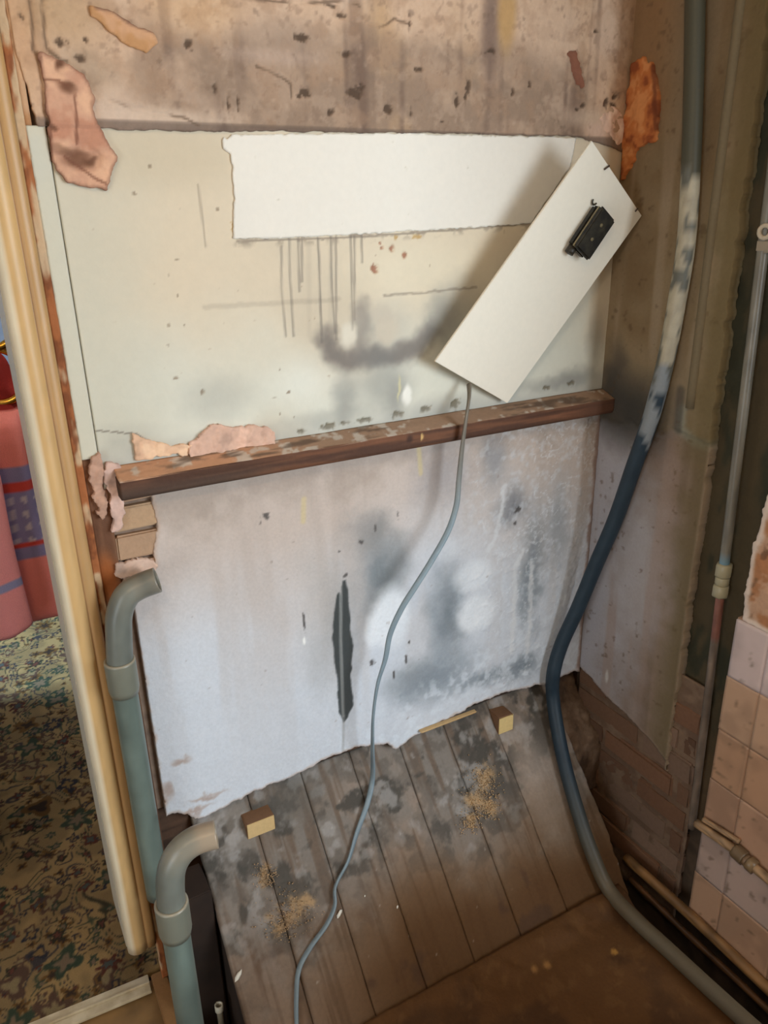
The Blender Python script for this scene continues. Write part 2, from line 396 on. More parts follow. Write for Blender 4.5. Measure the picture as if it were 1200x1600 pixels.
# painted plaster between the rough band and the batten
drips = [((440, 385), (440, 450), (447, 525)), ((452, 372), (453, 430), (459, 525)), ((466, 372), (468, 455)), ((472, 372), (472, 440)), ((497, 372), (500, 440), (503, 535)), ((517, 370), (519, 450), (524, 520)), ((525, 370), (526, 530)), ((548, 368), (551, 515)), ((554, 368), (554, 500)), ((565, 368), (566, 410))]
cream_spots = [(585, 418, 8, 10), (612, 388, 5, 6), (632, 398, 5, 7), (597, 387, 4, 3), (594, 380, 3, 2), (316, 612, 4, 5), (340, 327, 5, 3), (210, 303, 3, 3), (283, 325, 2, 2), (253, 308, 2, 2), (437, 578, 2, 3), (451, 613, 3, 3), (460, 602, 2, 2), (427, 622, 3, 2), (430, 621, 2, 2), (438, 647, 2, 2), (460, 652, 2, 3), (276, 405, 3, 2), (264, 430, 2, 2), (278, 462, 2, 2), (264, 508, 2, 4), (289, 508, 2, 3), (262, 540, 2, 2), (275, 591, 6, 2), (263, 290, 3, 2), (233, 260, 3, 2)]
chips_low = [(515, 666, 18, 7), (570, 657, 16, 5), (620, 648, 15, 8), (665, 640, 14, 7), (712, 632, 13, 11), (855, 606, 12, 5), (892, 599, 11, 6), (470, 675, 12, 4), (540, 661, 9, 4)]
yell = [(651, 370, 13, 5), (619, 372, 4, 6), (366, 355, 5, 10)]
line_under = Wb([(372, 378), (400, 376), (520, 372), (620, 366), (720, 358), (825, 350)])
line_mid = Wb([(320, 480), (430, 474), (530, 468)])
line_mid2 = Wb([(600, 462), (660, 457), (745, 449)])
hair_v = Wb([(310, 290), (316, 340), (322, 385)])
smudge = Wb([(512, 530), (522, 552), (545, 562), (585, 556), (615, 556), (650, 545), (672, 520)])
smudge2 = Wb([(560, 550), (568, 515), (566, 480)])
lowcrack = Wb([(150, 673), (205, 677), (220, 683), (240, 695)])
ZBAT = EYE - 0.300 * D
def cream_col(u, v):
    n1 = fbm(u, v, 4, 4, 60); n2 = fbm(u, v, 20, 4, 61); n3 = fbm(u, v, 90, 2, 62)
    c = np.tile(np.array([208, 193, 168.0]), (u.size, 1)).reshape(u.shape + (3,))
    zt, zb = ZB_TOP, ZBAT
    t = np.clip((v - zb) / (zt - zb), 0, 1)
    c = mix(c, (206, 206, 192), sst(0.62, 0.1, t + (n1 - .5) * .5) * 0.9)
    xl = Wb([(110, 330)])[0][0]
    c = mix(c, (192, 188, 170), (1 - sst(xl, xl + 0.16, u + (n2 - .5) * .06)) * 0.7)
    c = mix(c, (188, 176, 154), sst(0.55, 0.75, n1) * 0.45)
    c = mix(c, (186, 172, 146), blob(u, v, Wb([(250, 240)])[0], 150 * K, 50 * K, .8) * 0.5)
    c = mix(c, (222, 212, 186), blob(u, v, Wb([(650, 420)])[0], 160 * K, 60 * K, .8) * 0.5)
    c = mix(c, (222, 222, 210), blob(u, v, Wb([(480, 600)])[0], 70 * K, 50 * K, .9) * 0.6)
    # soot
    wob = (fbm(u, v, 40, 3, 66) - .5) * 0.02; wob2 = (fbm(u, v, 40, 3, 67) - .5) * 0.02
    s = 1 - sst(0.002, 0.034, linedist(u + wob, v + wob2, smudge)); c = mix(c, (104, 96, 90), s * 0.8)
    s = 1 - sst(0.003, 0.030, linedist(u + wob, v + wob2, smudge2)); c = mix(c, (128, 120, 112), s * 0.6)
    for (a, b, rx, ry, w_) in [(690, 500, 40, 55, .55), (720, 480, 55, 60, .3), (540, 620, 26, 50, .5), (600, 600, 60, 45, .45), (618, 632, 26, 40, .5), (700, 640, 70, 30, .35), (590, 560, 40, 22, .4), (340, 620, 60, 40, .22), (900, 590, 70, 22, .5), (860, 600, 90, 14, .4), (200, 690, 50, 30, .2), (930, 530, 22, 60, .35), (520, 650, 100, 18, .25), (600, 520, 60, 60, .22)]:
        c = mix(c, (118, 118, 114), blob(u + wob, v + wob2, Wb([(a, b)])[0], rx * K, ry * K, .9) * w_)
    for (a, b, rx, ry, cc, w_) in [(545, 525, 17, 22, (214, 206, 188), .9), (605, 515, 26, 28, (196, 184, 164), .75), (636, 618, 10, 22, (232, 230, 220), .95), (597, 490, 20, 18, (188, 176, 158), .4), (623, 610, 3, 25, (206, 196, 150), .7), (900, 480, 40, 80, (206, 204, 188), .5)]:
        c = mix(c, cc, blob(u + wob * .6, v + wob2 * .6, Wb([(a, b)])[0], rx * K, ry * K, .5) * w_)
    for dr in drips:
        p = Wb(dr); dd = linedist(u + (fbm(u, v, 60, 2, 70) - .5) * .0012, v, p)
        c = mix(c, (98, 90, 82), (1 - sst(0.0004, 0.0036, dd)) * (0.12 + 0.6 * fbm(u, v, 14, 2, 71)))
    c = mix(c, (150, 138, 122), (1 - sst(0.001, 0.007, np.abs(linedist(u, v, Wb([(500, 372), (500, 520)])) - 0.02))) * 0.15)
    for ln, ww, al in ((line_under, .0028, .55), (line_mid, .006, .14), (line_mid2, .003, .4), (hair_v, .0025, .3), (lowcrack, .002, .6)):
        c = mix(c, (92, 80, 70), (1 - sst(ww * .3, ww, linedist(u, v + (fbm(u, v, 90, 2, 73) - .5) * .004, ln))) * al)
    du = linedist(u, v, line_under)
    c = mix(c, (150, 136, 118), (1 - sst(0.002, 0.014, du)) * sst(.5, .7, fbm(u, v, 70, 3, 74)) * .7)
    c = mix(c, (150, 100, 76), spotmask(u, v, cream_spots[:5], 75) * 0.85)
    c = mix(c, (122, 104, 84), spotmask(u, v, cream_spots[5:], 78) * 0.7)
    c = mix(c, (176, 140, 82), spotmask(u, v, yell, 76) * 0.8)
    c = mix(c, (92, 82, 60), spotmask(u, v, chips_low, 77) * 0.85)
    c = mix(c, (150, 128, 104), sst(0.90, 0.95, n3) * 0.5)
    # tide mark right above the batten
    c = mix(c, (150, 150, 146), (1 - sst(0.0, 0.05, v - ZBAT - .005 + (n2 - .5) * .03)) * 0.45)
    return c
def cream_disp(u, v):
    return -0.006 * sst(ZB_TOP - .004, ZB_TOP + .004, v) - 0.001 + (fbm(u, v, 6, 3, 80) - .5) * 0.003 - 0.003 * spotmask(u, v, cream_spots[:6] + chips_low, 77)
XCR = 0.135 * D
sheet('painted_plaster', u0=XCR, u1=XW, v0=ZBAT - 0.03, v1=ZB_TOP + 0.02, h=HB, mat=M_PAINT, parent=wall_back, disp=cream_disp, col=cream_col, thick=0.01, **BW)
# cleaner white rectangle left by a removed cabinet
wp = Wb([(362, 211), (500, 209), (640, 209), (860, 214), (900, 216), (890, 260), (828, 349), (740, 355), (640, 361), (520, 368), (400, 373), (364, 372), (366, 300), (361, 240), (347, 232), (349, 213), (354, 220)])
def white_col(u, v):
    c = np.tile(np.array([224, 218, 206.0]), (u.size, 1)).reshape(u.shape + (3,))
    c = mix(c, (214, 210, 200), sst(.5, .7, fbm(u, v, 8, 3, 84)) * .35)
    c = mix(c, (180, 170, 150), sst(.90, .95, fbm(u, v, 80, 2, 85)) * .5)
    return c
sheet('white_paint_patch', u0=wp[15][0] - .02, u1=wp[4][0] + .02, v0=min(p[1] for p in wp) - .02, v1=max(p[1] for p in wp) + .01, h=HB, mat=M_PAINT, parent=wall_back,
      sdf=lambda u, v: polysdf(u, v, wp) + (fbm(u, v, 110, 3, 83) - .5) * 0.0045, disp=lambda u, v: 0.0022 + (fbm(u, v, 6, 3, 80) - .5) * 0.003, col=white_col, thick=0.006, **BW)

# pinkish undercoat where render has fallen off (left), and lumps over the batten
pp = Wb([(60, 84), (85, 95), (112, 104), (130, 118), (143, 150), (150, 190), (165, 222), (182, 245), (174, 275), (166, 298), (140, 294), (108, 286), (88, 268), (78, 230), (74, 195), (66, 120)])
def pink_disp(u, v):
    d = 0.006 + (fbm(u, v, 18, 4, 90) - .5) * 0.012 + (fbm(u, v, 70, 3, 91) - .5) * 0.004
    for (a, b, rx, ry) in [(98, 108, 8, 8), (105, 137, 10, 9), (128, 248, 22, 14), (140, 245, 12, 8)]:
        d -= 0.006 * blob(u, v, Wb([(a, b)])[0], rx * K, ry * K, .6)
    return np.maximum(d + .002, np.where(v > ZB_TOP - .01, .0105, .003))
def pink_col(u, v):
    n2 = fbm(u, v, 26, 4, 93)
    c = np.tile(np.array([196, 152, 126.0]), (u.size, 1)).reshape(u.shape + (3,))
    c = mix(c, (216, 172, 140), sst(.5, .7, n2) * .8); c = mix(c, (168, 112, 88), sst(.52, .35, n2) * .5)
    for (a, b, rx, ry, w_) in [(98, 108, 7, 6, .9), (105, 137, 11, 8, .8), (124, 250, 24, 14, .75), (145, 252, 10, 7, .7), (110, 236, 26, 5, .5), (75, 194, 8, 4, .7)]:
        c = mix(c, (92, 60, 44), blob(u + (n2 - .5) * .02, v + (fbm(u, v, 50, 2, 95) - .5) * .02, Wb([(a, b)])[0], rx * K, ry * K, .7) * w_)
    for pts in ([(65, 125), (92, 128), (104, 136)], [(100, 245), (125, 262), (150, 280), (165, 287)], [(62, 90), (66, 150), (74, 195), (82, 260)], [(116, 150), (118, 225)]):
        c = mix(c, (112, 72, 56), (1 - sst(.0008, .003, linedist(u + (n2 - .5) * .01, v, Wb(pts)))) * .7)
    c = mix(c, (120, 84, 68), (1 - sst(0, .005, polysdf(u, v, pp) + (fbm(u, v, 70, 3, 92) - .5) * 0.010)) * .55)
    return c
sheet('fallen_render_patch', u0=min(p[0] for p in pp) - .01, u1=max(p[0] for p in pp) + .01, v0=min(p[1] for p in pp) - .01, v1=max(p[1] for p in pp) + .01, h=HB, mat=M_PLASTER, parent=wall_back,
      sdf=lambda u, v: polysdf(u, v, pp) + (fbm(u, v, 70, 3, 92) - .5) * 0.010, disp=pink_disp, col=pink_col, thick=0.01, **BW)
# chipped scar high on the left
sp = Wb([(140, 12), (165, 14), (190, 30), (215, 45), (238, 52), (243, 68), (228, 84), (200, 74), (178, 58), (160, 40), (142, 26)])
def scar_col(u, v):
    n2 = fbm(u, v, 40, 3, 97); c = np.tile(np.array([196, 152, 116.0]), (u.size, 1)).reshape(u.shape + (3,))
    c = mix(c, (178, 132, 88), sst(.45, .65, n2) * .8)
    return mix(c, (120, 88, 74), (1 - sst(.001, .006, linedist(u, v, Wb([(150, 12), (175, 17), (200, 36), (240, 50)])))) * .8)
sheet('chipped_scar', u0=min(p[0] for p in sp) - .005, u1=max(p[0] for p in sp) + .005, v0=min(p[1] for p in sp) - .005, v1=max(p[1] for p in sp) + .005, h=HB, mat=M_PLASTER, parent=wall_back,
      sdf=lambda u, v: polysdf(u, v, sp) + (fbm(u, v, 90, 3, 96) - .5) * 0.006, disp=lambda u, v: 0.0075 + (fbm(u, v, 50, 3, 98) - .5) * 0.004, col=scar_col, thick=0.006, **BW)
def lump(name, pts, base, seed, depth=0.010, parent=wall_back):
    q = Wb(pts)
    def cc(u, v):
        n = fbm(u, v, 45, 3, seed + 2); c = np.tile(np.array(base, float), (u.size, 1)).reshape(u.shape + (3,))
        c = mix(c, np.array(base) * 0.8, sst(.55, .8, n) * .6); return mix(c, np.minimum(np.array(base) * 1.14, 235), sst(.48, .3, n) * .6)
    return sheet(name, u0=min(p[0] for p in q) - .006, u1=max(p[0] for p in q) + .006, v0=min(p[1] for p in q) - .006, v1=max(p[1] for p in q) + .006, h=0.0022, mat=M_PLASTER, parent=parent,
                 sdf=lambda u, v: polysdf(u, v, q) + (fbm(u, v, 70, 4, seed) - .5) * 0.016, disp=lambda u, v: depth * (.15 + 1.2 * fbm(u, v, 60, 4, seed + 1)), col=cc, thick=0.008, **BW)
lump('plaster_lump', [(295, 700), (304, 682), (330, 664), (360, 668), (380, 664), (420, 664), (428, 684), (424, 696), (360, 708), (300, 714)], (206, 170, 150), 101)
lump('plaster_lump', [(206, 676), (224, 682), (240, 690), (262, 696), (282, 690), (300, 694), (300, 706), (212, 718)], (214, 176, 146), 111, 0.007)
lump('plaster_lump', [(930, 186), (952, 170), (974, 178), (976, 222), (962, 226), (946, 206)], (214, 180, 158), 121, 0.006)

# lower plaster
low_edge = Wb([(236, 700), (300, 690), (950, 600), (950, 660), (936, 800), (912, 1046), (880, 1056), (850, 1070), (800, 1079), (760, 1094), (700, 1124), (650, 1150), (634, 1162), (618, 1172), (608, 1160), (596, 1164), (560, 1168), (520, 1182), (470, 1206), (430, 1226), (400, 1236), (362, 1254), (340, 1266), (320, 1280), (300, 1278), (280, 1272), (258, 1276), (246, 1200), (216, 1010), (206, 960), (206, 905), (240, 884), (242, 850), (246, 812), (238, 790), (236, 768)])
def low_sdf(u, v):
    return polysdf(u, v, low_edge) + (fbm(u, v, 50, 4, 130) - .5) * 0.016
stain = Wb([(533, 930), (536, 908), (541, 906), (546, 940), (549, 985), (552, 1010), (549, 1060), (553, 1100), (545, 1122), (538, 1130), (530, 1112), (527, 1060), (522, 1025), (520, 1000), (522, 960), (526, 930), (530, 925)])
stain_gap = Wb([(533, 896), (533, 1000), (537, 1120)])
low_spots = [(565, 847, 9, 6), (587, 825, 4, 10), (622, 805, 3, 13), (475, 970, 3, 26), (416, 806, 10, 7), (407, 818, 4, 4), (635, 1030, 4, 14), (616, 1055, 3, 10), (540, 900, 6, 6), (530, 862, 4, 3), (583, 1035, 7, 10), (810, 795, 10, 10), (805, 818, 7, 6), (640, 1005, 3, 8)]
def low_disp(u, v):
    d = -0.002 + (fbm(u, v, 5, 3, 131) - .5) * 0.004 + (fbm(u, v, 40, 3, 132) - .5) * 0.0015
    zl = Wb([(600, 1060)])[0][1]
    eff = sst(0.55, 0.75, fbm(u, v, 55, 3, 134)) * sst(Wb([(640, 900)])[0][0], Wb([(760, 900)])[0][0], u)
    return d + eff * 0.0015
def low_col(u, v):
    n1 = fbm(u, v, 4, 4, 140); n2 = fbm(u, v, 18, 4, 141); n3 = fbm(u, v, 60, 4, 142); st = fbm(u, v, 22, 3, 143, fy=2.0)
    c = np.tile(np.array([192, 178, 168.0]), (u.size, 1)).reshape(u.shape + (3,))
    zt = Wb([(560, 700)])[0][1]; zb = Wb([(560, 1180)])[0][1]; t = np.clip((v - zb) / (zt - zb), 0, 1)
    c = mix(c, (202, 208, 216), sst(0.9, 0.35, t + (n1 - .5) * .4) * .95)  # bluer downwards: plaster tone with cool light put into the colour
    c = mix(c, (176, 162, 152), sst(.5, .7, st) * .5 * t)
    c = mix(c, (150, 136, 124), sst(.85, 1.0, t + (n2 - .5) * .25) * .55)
    w1 = (n2 - .5) * .05; w2 = (n3 - .5) * .03
    G = [(590, 830, 40, 40, (118, 118, 116), .6), (640, 1060, 60, 40, (120, 126, 128), .5), (500, 930, 50, 120, (172, 168, 164), .5), (600, 900, 60, 90, (104, 112, 116), .8), (540, 970, 45, 130, (150, 150, 150), .6), (700, 960, 50, 120, (106, 115, 121), .8), (680, 1060, 110, 60, (122, 132, 140), .8), (830, 900, 36, 160, (122, 131, 138), .8),
         (800, 790, 40, 50, (116, 120, 126), .75), (770, 720, 40, 60, (140, 142, 146), .7), (760, 1060, 90, 26, (116, 126, 134), .7), (570, 830, 50, 50, (140, 138, 136), .55), (870, 820, 40, 110, (150, 156, 162), .7), (500, 1040, 40, 80, (166, 166, 166), .5),
         (690, 740, 70, 70, (152, 148, 150), .6), (820, 1040, 60, 40, (104, 114, 122), .7)]
    for (a, b, rx, ry, cc, w_) in G:
        c = mix(c, cc, blob(u + w1, v + w2, Wb([(a, b)])[0], rx * K, ry * K, .95) * w_)
    # pale clean areas
    for (a, b, rx, ry, w_) in [(612, 965, 46, 72, .95), (585, 985, 20, 40, .9), (740, 900, 52, 36, .7), (745, 960, 50, 46, .92), (700, 860, 26, 30, .4)]:
        c = mix(c, (224, 228, 232), blob(u + w1 * .4, v + w2 * .4, Wb([(a, b)])[0], rx * K, ry * K, .45) * w_)
    # salts
    salt = sst(0.48, 0.78, fbm(u, v, 75, 5, 145)) * sst(Wb([(660, 900)])[0][0], Wb([(800, 900)])[0][0], u) * .5
    c = mix(c, (212, 219, 226), salt * .9)
    c = mix(c, (214, 221, 228), sst(.45, .7, fbm(u, v, 60, 5, 150)) * (1 - sst(0.02, 0.12, v - zb - (u - .6) * .28)) * .6)
    vein = (1 - sst(.004, .018, np.abs(fbm(u, v, 26, 4, 156) - .5))) * sst(.4, .6, fbm(u, v, 9, 3, 157)) * sst(Wb([(690, 900)])[0][0], Wb([(780, 900)])[0][0], u)
    c = mix(c, (222, 227, 232), vein * .55)
    c = mix(c, (132, 104, 90), (1 - sst(.003, .014, XW - u + (fbm(u, v, 60, 3, 158) - .5) * .012)) * .75)
    for pts in ([(808, 880), (804, 940), (800, 1020)], [(832, 880), (830, 950), (824, 1020)], [(818, 860), (806, 885)], [(790, 760), (780, 820), (765, 860)]):
        c = mix(c, (214, 216, 218), (1 - sst(.002, .010, linedist(u + (n3 - .5) * .02, v, Wb(pts)))) * .7)
    # black run stain
    s = polysdf(u + (n3 - .5) * .006, v, stain); c = mix(c, (58, 62, 62), sst(-.002, .0025, s) * .93)
    c = mix(c, (140, 142, 140), (1 - sst(.0015, .0055, linedist(u, v, stain_gap))) * sst(-.001, .002, s) * .8)
    c = mix(c, (150, 150, 148), (1 - sst(.001, .005, linedist(u, v, Wb([(538, 1120), (537, 1150), (536, 1180)])))) * .5)
    c = mix(c, (74, 70, 68), spotmask(u, v, low_spots, 151) * .8)
    c = mix(c, (236, 236, 232), blob(u, v, Wb([(476, 1002)])[0], 3 * K, 9 * K, .5))
    for pts in ([(655, 700), (658, 740)], [(475, 780), (474, 815)]):
        c = mix(c, (206, 188, 130), (1 - sst(.002, .008, linedist(u, v, Wb(pts)))) * .5)
    c = mix(c, (120, 104, 96), sst(.84, .92, fbm(u, v, 70, 3, 153)) * .35)
    for (a, b, rx, ry) in [(285, 1190, 20, 10), (325, 1245, 40, 7), (260, 1240, 16, 20), (300, 1270, 40, 6)]:
        c = mix(c, (156, 128, 112), blob(u + w2, v + w2, Wb([(a, b)])[0], rx * K, ry * K, .8) * .6)
    s = low_sdf(u, v); c = mix(c, (176, 150, 132), (1 - sst(0, .008, s)) * .6)
    return c
sheet('lower_plaster', u0=0.15 * D, u1=XW, v0=Wb([(260, 1300)])[0][1] - .02, v1=ZBAT + 0.0, h=HB, mat=M_PLASTER, parent=wall_back, sdf=low_sdf, disp=low_disp, col=low_col, thick=0.014, **BW)

# bricks exposed beside the batten's left end
bx0, bx1 = P(177, 820, 1, YW)[0] + .001, P(236, 820, 1, YW)[0] + .02
zrows = [P(200, 742, 1, YW)[2], P(200, 789, 1, YW)[2], P(200, 834, 1, YW)[2], P(200, 880, 1, YW)[2], P(200, 925, 1, YW)[2]]
for i in range(4):
    box('brick', (bx0, YW + .004, zrows[i + 1] + .004), (bx1, YW + .03, zrows[i] - .004), M_BRICK, wall_back, [(172, 140, 114), (176, 146, 116), (168, 138, 112), (184, 156, 136)][i], bevel=.003, rough=.0012, seed=i)
lump('plaster_lump', [(170, 716), (184, 724), (190, 758), (196, 800), (186, 828), (178, 826), (172, 780), (160, 735)], (204, 172, 158), 161, 0.008)
lump('plaster_lump', [(140, 712), (152, 708), (160, 740), (166, 800), (160, 812), (148, 790), (140, 750)], (176, 140, 120), 171, 0.010)
lump('plaster_lump', [(180, 880), (206, 876), (240, 872), (246, 884), (238, 896), (200, 902), (182, 900)], (208, 178, 160), 181, 0.004)

# timber plate behind the foot of the plaster
def wood_cols(base, seed, scale=(6, 60)):
    def f(u, v):
        n = fbm(u, v, scale[0], 4, seed, fy=scale[1]); c = np.tile(np.array(base, float), (u.size, 1)).reshape(u.shape + (3,))
        c = mix(c, np.array(base) * 0.6, sst(.5, .75, n) * .8); return mix(c, np.minimum(np.array(base) * 1.2, 240), sst(.45, .25, n) * .5)
    return f
sheet('sole_plate', O=(0, YW + 0.040, 0), U=X3, V=Z3, N=-Y3, u0=.114 * D, u1=XW + .03, v0=-.19, v1=SO[2] + .13, h=.004, mat=M_WOODV, parent=wall_back, col=wood_cols((84, 62, 48), 190), thick=.01)
box('lath', (P(655, 1130, 1, YW)[0], YW - .008, P(655, 1144, 1, YW)[2]), (P(742, 1112, 1, YW)[0], YW + .004, P(742, 1107, 1, YW)[2] - .003), M_WOODV, wall_back, (190, 160, 116), bevel=.002, rough=.0015)

# timber and strip at the left edge of the back wall
ztop_strip = P(75, 197, 1, YW)[2]; zbot_strip = P(145, 716, 1, YW)[2]
def strip_col(u, v):
    n = fbm(u, v, 12, 3, 200); c = np.tile(np.array([196, 192, 174.0]), (u.size, 1)).reshape(u.shape + (3,))
    c = mix(c, (186, 188, 178), sst(.45, .6, n) * .7)
    return mix(c, (170, 130, 96), sst(.002, 0, u - .112 * D + (fbm(u, v, 60, 3, 201) - .5) * .01) * .6)
strip = setting('trim_1')
sheet('painted_strip', O=(0, YW - .002, 0), U=X3, V=Z3, N=-Y3, u0=.1135 * D, u1=.1335 * D, v0=zbot_strip, v1=ztop_strip, h=.003, mat=M_PAINT, parent=strip, col=strip_col, thick=.02, disp=lambda u, v: (fbm(u, v, 20, 2, 203) - .5) * .001)
def rust_col(u, v):
    n = fbm(u, v, 60, 4, 205, fy=25); c = np.tile(np.array([160, 98, 58.0]), (u.size, 1)).reshape(u.shape + (3,))
    c = mix(c, (120, 70, 42), sst(.5, .65, n) * .9); c = mix(c, (206, 186, 154), sst(.58, .7, fbm(u, v, 50, 3, 206, fy=18)) * .8); return c
sheet('bare_timber_edge', O=(0, YW - .003, 0), U=X3, V=Z3, N=-Y3, u0=.104 * D, u1=.1135 * D, v0=.02, v1=2.28, h=.0025, mat=M_WOODV, parent=strip, col=rust_col, thick=.02, disp=lambda u, v: (fbm(u, v, 40, 3, 207) - .5) * .004)
def stud_col(u, v):
    n = fbm(u, v, 50, 4, 210, fy=5); c = np.tile(np.array([128, 92, 68.0]), (u.size, 1)).reshape(u.shape + (3,))
    c = mix(c, (92, 60, 42), sst(.5, .7, n) * .8)
    c = mix(c, (150, 82, 36), blob(u, v, Wb([(168, 905)])[0], 20 * K, 46 * K, .7) * .85)
    c = mix(c, (176, 140, 120), blob(u, v, Wb([(158, 770)])[0], 20 * K, 40 * K, .8) * .6)
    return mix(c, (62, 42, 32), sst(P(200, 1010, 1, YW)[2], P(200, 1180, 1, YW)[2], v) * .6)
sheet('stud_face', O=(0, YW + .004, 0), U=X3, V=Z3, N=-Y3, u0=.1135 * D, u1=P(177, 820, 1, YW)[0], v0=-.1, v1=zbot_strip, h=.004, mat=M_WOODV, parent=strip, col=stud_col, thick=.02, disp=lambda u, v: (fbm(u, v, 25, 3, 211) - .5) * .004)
def upper_left_col(u, v):
    n = fbm(u, v, 20, 4, 213); c = np.tile(np.array([190, 152, 118.0]), (u.size, 1)).reshape(u.shape + (3,))
    return mix(c, (160, 112, 72), sst(.5, .7, n) * .7)
sheet('plaster_margin', O=(0, YW - .003, 0), U=X3, V=Z3, N=-Y3, u0=.1135 * D, u1=.15, v0=ztop_strip, v1=2.28, h=.004, mat=M_PLASTER, parent=strip, col=upper_left_col, thick=.02, disp=lambda u, v: (fbm(u, v, 40, 3, 214) - .5) * .004)

# door lining and moulded architrave
door = setting('door_1')
LX = .060 * D
box('door_lining', (LX - .002, YW - .0, P(215, 1490, 1, YW - .02)[2] + .004), (.104 * D, YW + .135, 2.1), M_CREAM, door, (214, 206, 186), bevel=.002)
prof = [(0, .0), (0, -.010), (.003, -.016), (.008, -.021), (.015, -.024), (.022, -.0245), (.029, -.022), (.034, -.018), (.036, -.015), (.038, -.0185), (.043, -.0195), (.050, -.018), (.054, -.015), (.0555, -.008), (.0555, .0)]
zA0 = P(215, 1490, 1, YW - .02)[2]
zs = np.linspace(zA0, 2.28, 90); vs = []; cs = []
for z in zs:
    for (a, b) in prof:
        n = float(vnoise(np.array(z * 30), np.array(a * 200), 3)); vs.append((LX - .001 + a, YW + b, z))
        base = np.array([198, 162, 110.0]) if a > .008 else np.array([226, 214, 186.0])  # paler left edge: highlight on the gloss put into the colour
        if a > .036: base = np.array([180, 142, 94.0])
        if abs(a - .036) < .001: base = np.array([150, 112, 72.0])
        cs.append(base * (0.95 + 0.08 * n))
npf = len(prof); fs = [(i * npf + k, i * npf + k + 1, (i + 1) * npf + k + 1, (i + 1) * npf + k) for i in range(len(zs) - 1) for k in range(npf - 1)]
fs.append(tuple(range(npf))[::-1]); fs.append(tuple((len(zs) - 1) * npf + k for k in range(npf)))
link_mesh('architrave', vs, fs, M_CREAM, door, np.array(cs))

# ---------------------------------------------------------------- right wall
wall_right = setting('wall_right')
box('wall_core', (XW + .03, .48, -.2), (XW + .16, YW + .1, 2.45), noise_mat('core_brick_dirt', (70, 56, 44), (96, 78, 62), 24, rough=.95), wall_right, bevel=0)
RW = dict(O=(XW, 0, 0), U=Y3, V=Z3, N=-X3)
YS0, YS1 = .684 * D, .765 * D      # dark chase between tiles and plaster
r_low = Wr([(880, 1010), (905, 1040), (925, 1062), (950, 1090), (975, 1112), (1000, 1140), (1022, 1162), (1045, 1196), (1062, 1208), (1090, 1240), (1110, 1260)])
rp = [(YW + .02, 2.3), (YW + .02, r_low[1][1])] + r_low[1:] + [(YS1 - .03, 0.2), (YS1 - .03, 2.3)]
rp = [(YW + .02, 2.3), (YW + .02, r_low[1][1] + .01)] + r_low[1:-2] + [(YS1, r_low[-2][1]), (YS1, 2.3)]
zdado = P(1050, 684, 0, XW)[2]
def rcol(u, v):
    n1 = fbm(u, v, 5, 4, 230); n2 = fbm(u, v, 20, 4, 231); st = fbm(u, v, 24, 3, 232, fy=2)
    c = np.tile(np.array([138, 120, 94.0]), (u.size, 1)).reshape(u.shape + (3,))
    c = mix(c, (118, 96, 68), sst(.45, .7, n1) * .7)
    c = mix(c, (164, 148, 128), sst(.52, .7, st) * .5)
    c = mix(c, (176, 120, 72), (1 - sst(1.12, 1.22, YW + 1.22 - u + .0)) * .0)
    zt = P(1000, 250, 0, XW)[2]
    # orange-brown above cream height near the corner
    c = mix(c, (164, 118, 78), sst(zt, zt + .12, v + (n2 - .5) * .06) * sst(1.10, 1.2, u) * .8)
    c = mix(c, (116, 98, 74), sst(zt - .1, zt + .1, v) * .5)
    low = sst(zdado + .012, zdado - .012, v + (n2 - .5) * .05)
    c = mix(c, (172, 170, 176), low)
    c = mix(c, (122, 100, 82), low * sst(.98 * D, .80 * D, u + (n2 - .5) * .12) * .85)
    c = mix(c, (190, 192, 200), low * blob(u, v, Wr([(1000, 900)])[0], .12, .22, .9) * .6)  # paler patch: light reaching the lower wall put into the colour
    c = mix(c, (160, 140, 128), low * sst(.5, .7, st) * .5)
    soot = blob(u + (n2 - .5) * .06, v + (n1 - .5) * .06, Wr([(985, 640)])[0], .13, .085, .9); c = mix(c, (62, 60, 56), soot * .95)
    soot = blob(u + (n2 - .5) * .06, v + (n1 - .5) * .06, Wr([(958, 600)])[0], .05, .10, .9); c = mix(c, (70, 66, 62), soot * .8)
    c = mix(c, (150, 158, 150), (1 - sst(.004, .018, linedist(u + (n2 - .5) * .02, v, Wr([(1068, 640), (1064, 670), (1090, 692), (1120, 700)])))) * .65)
    c = mix(c, (70, 66, 62), (1 - sst(.004, .016, linedist(u, v, Wr([(1066, 610), (1060, 670)])))) * .6)
    c = mix(c, (214, 214, 210), blob(u, v, Wr([(948, 1057)])[0], .006, .02, .5) * .7)
    c = mix(c, (84, 66, 48), sst(.70, .82, fbm(u, v, 60, 3, 236)) * .4)
    # olive-brown and darker toward the chase
    c = mix(c, (104, 92, 62), sst(.84 * D, .77 * D, u + (n2 - .5) * .06) * .65)
    rs = polysdf(u, v, rp); c = mix(c, (176, 152, 134), (1 - sst(0, .008, rs)) * .4 * low)
    return c
def rdisp(u, v):
    return (fbm(u, v, 5, 3, 240) - .5) * .005 + (fbm(u, v, 50, 3, 241) - .5) * .0018 + 0.004 * sst(zdado, zdado + .02, v + (fbm(u, v, 20, 3, 231) - .5) * .05)
sheet('side_plaster', u0=YS1 - .005, u1=YW + .012, v0=.25, v1=2.3, h=.003, mat=M_PLASTER, parent=wall_right,
      sdf=lambda u, v: polysdf(u, v, rp) + (fbm(u, v, 50, 4, 242) - .5) * .014, disp=rdisp, col=rcol, thick=.02, **RW)
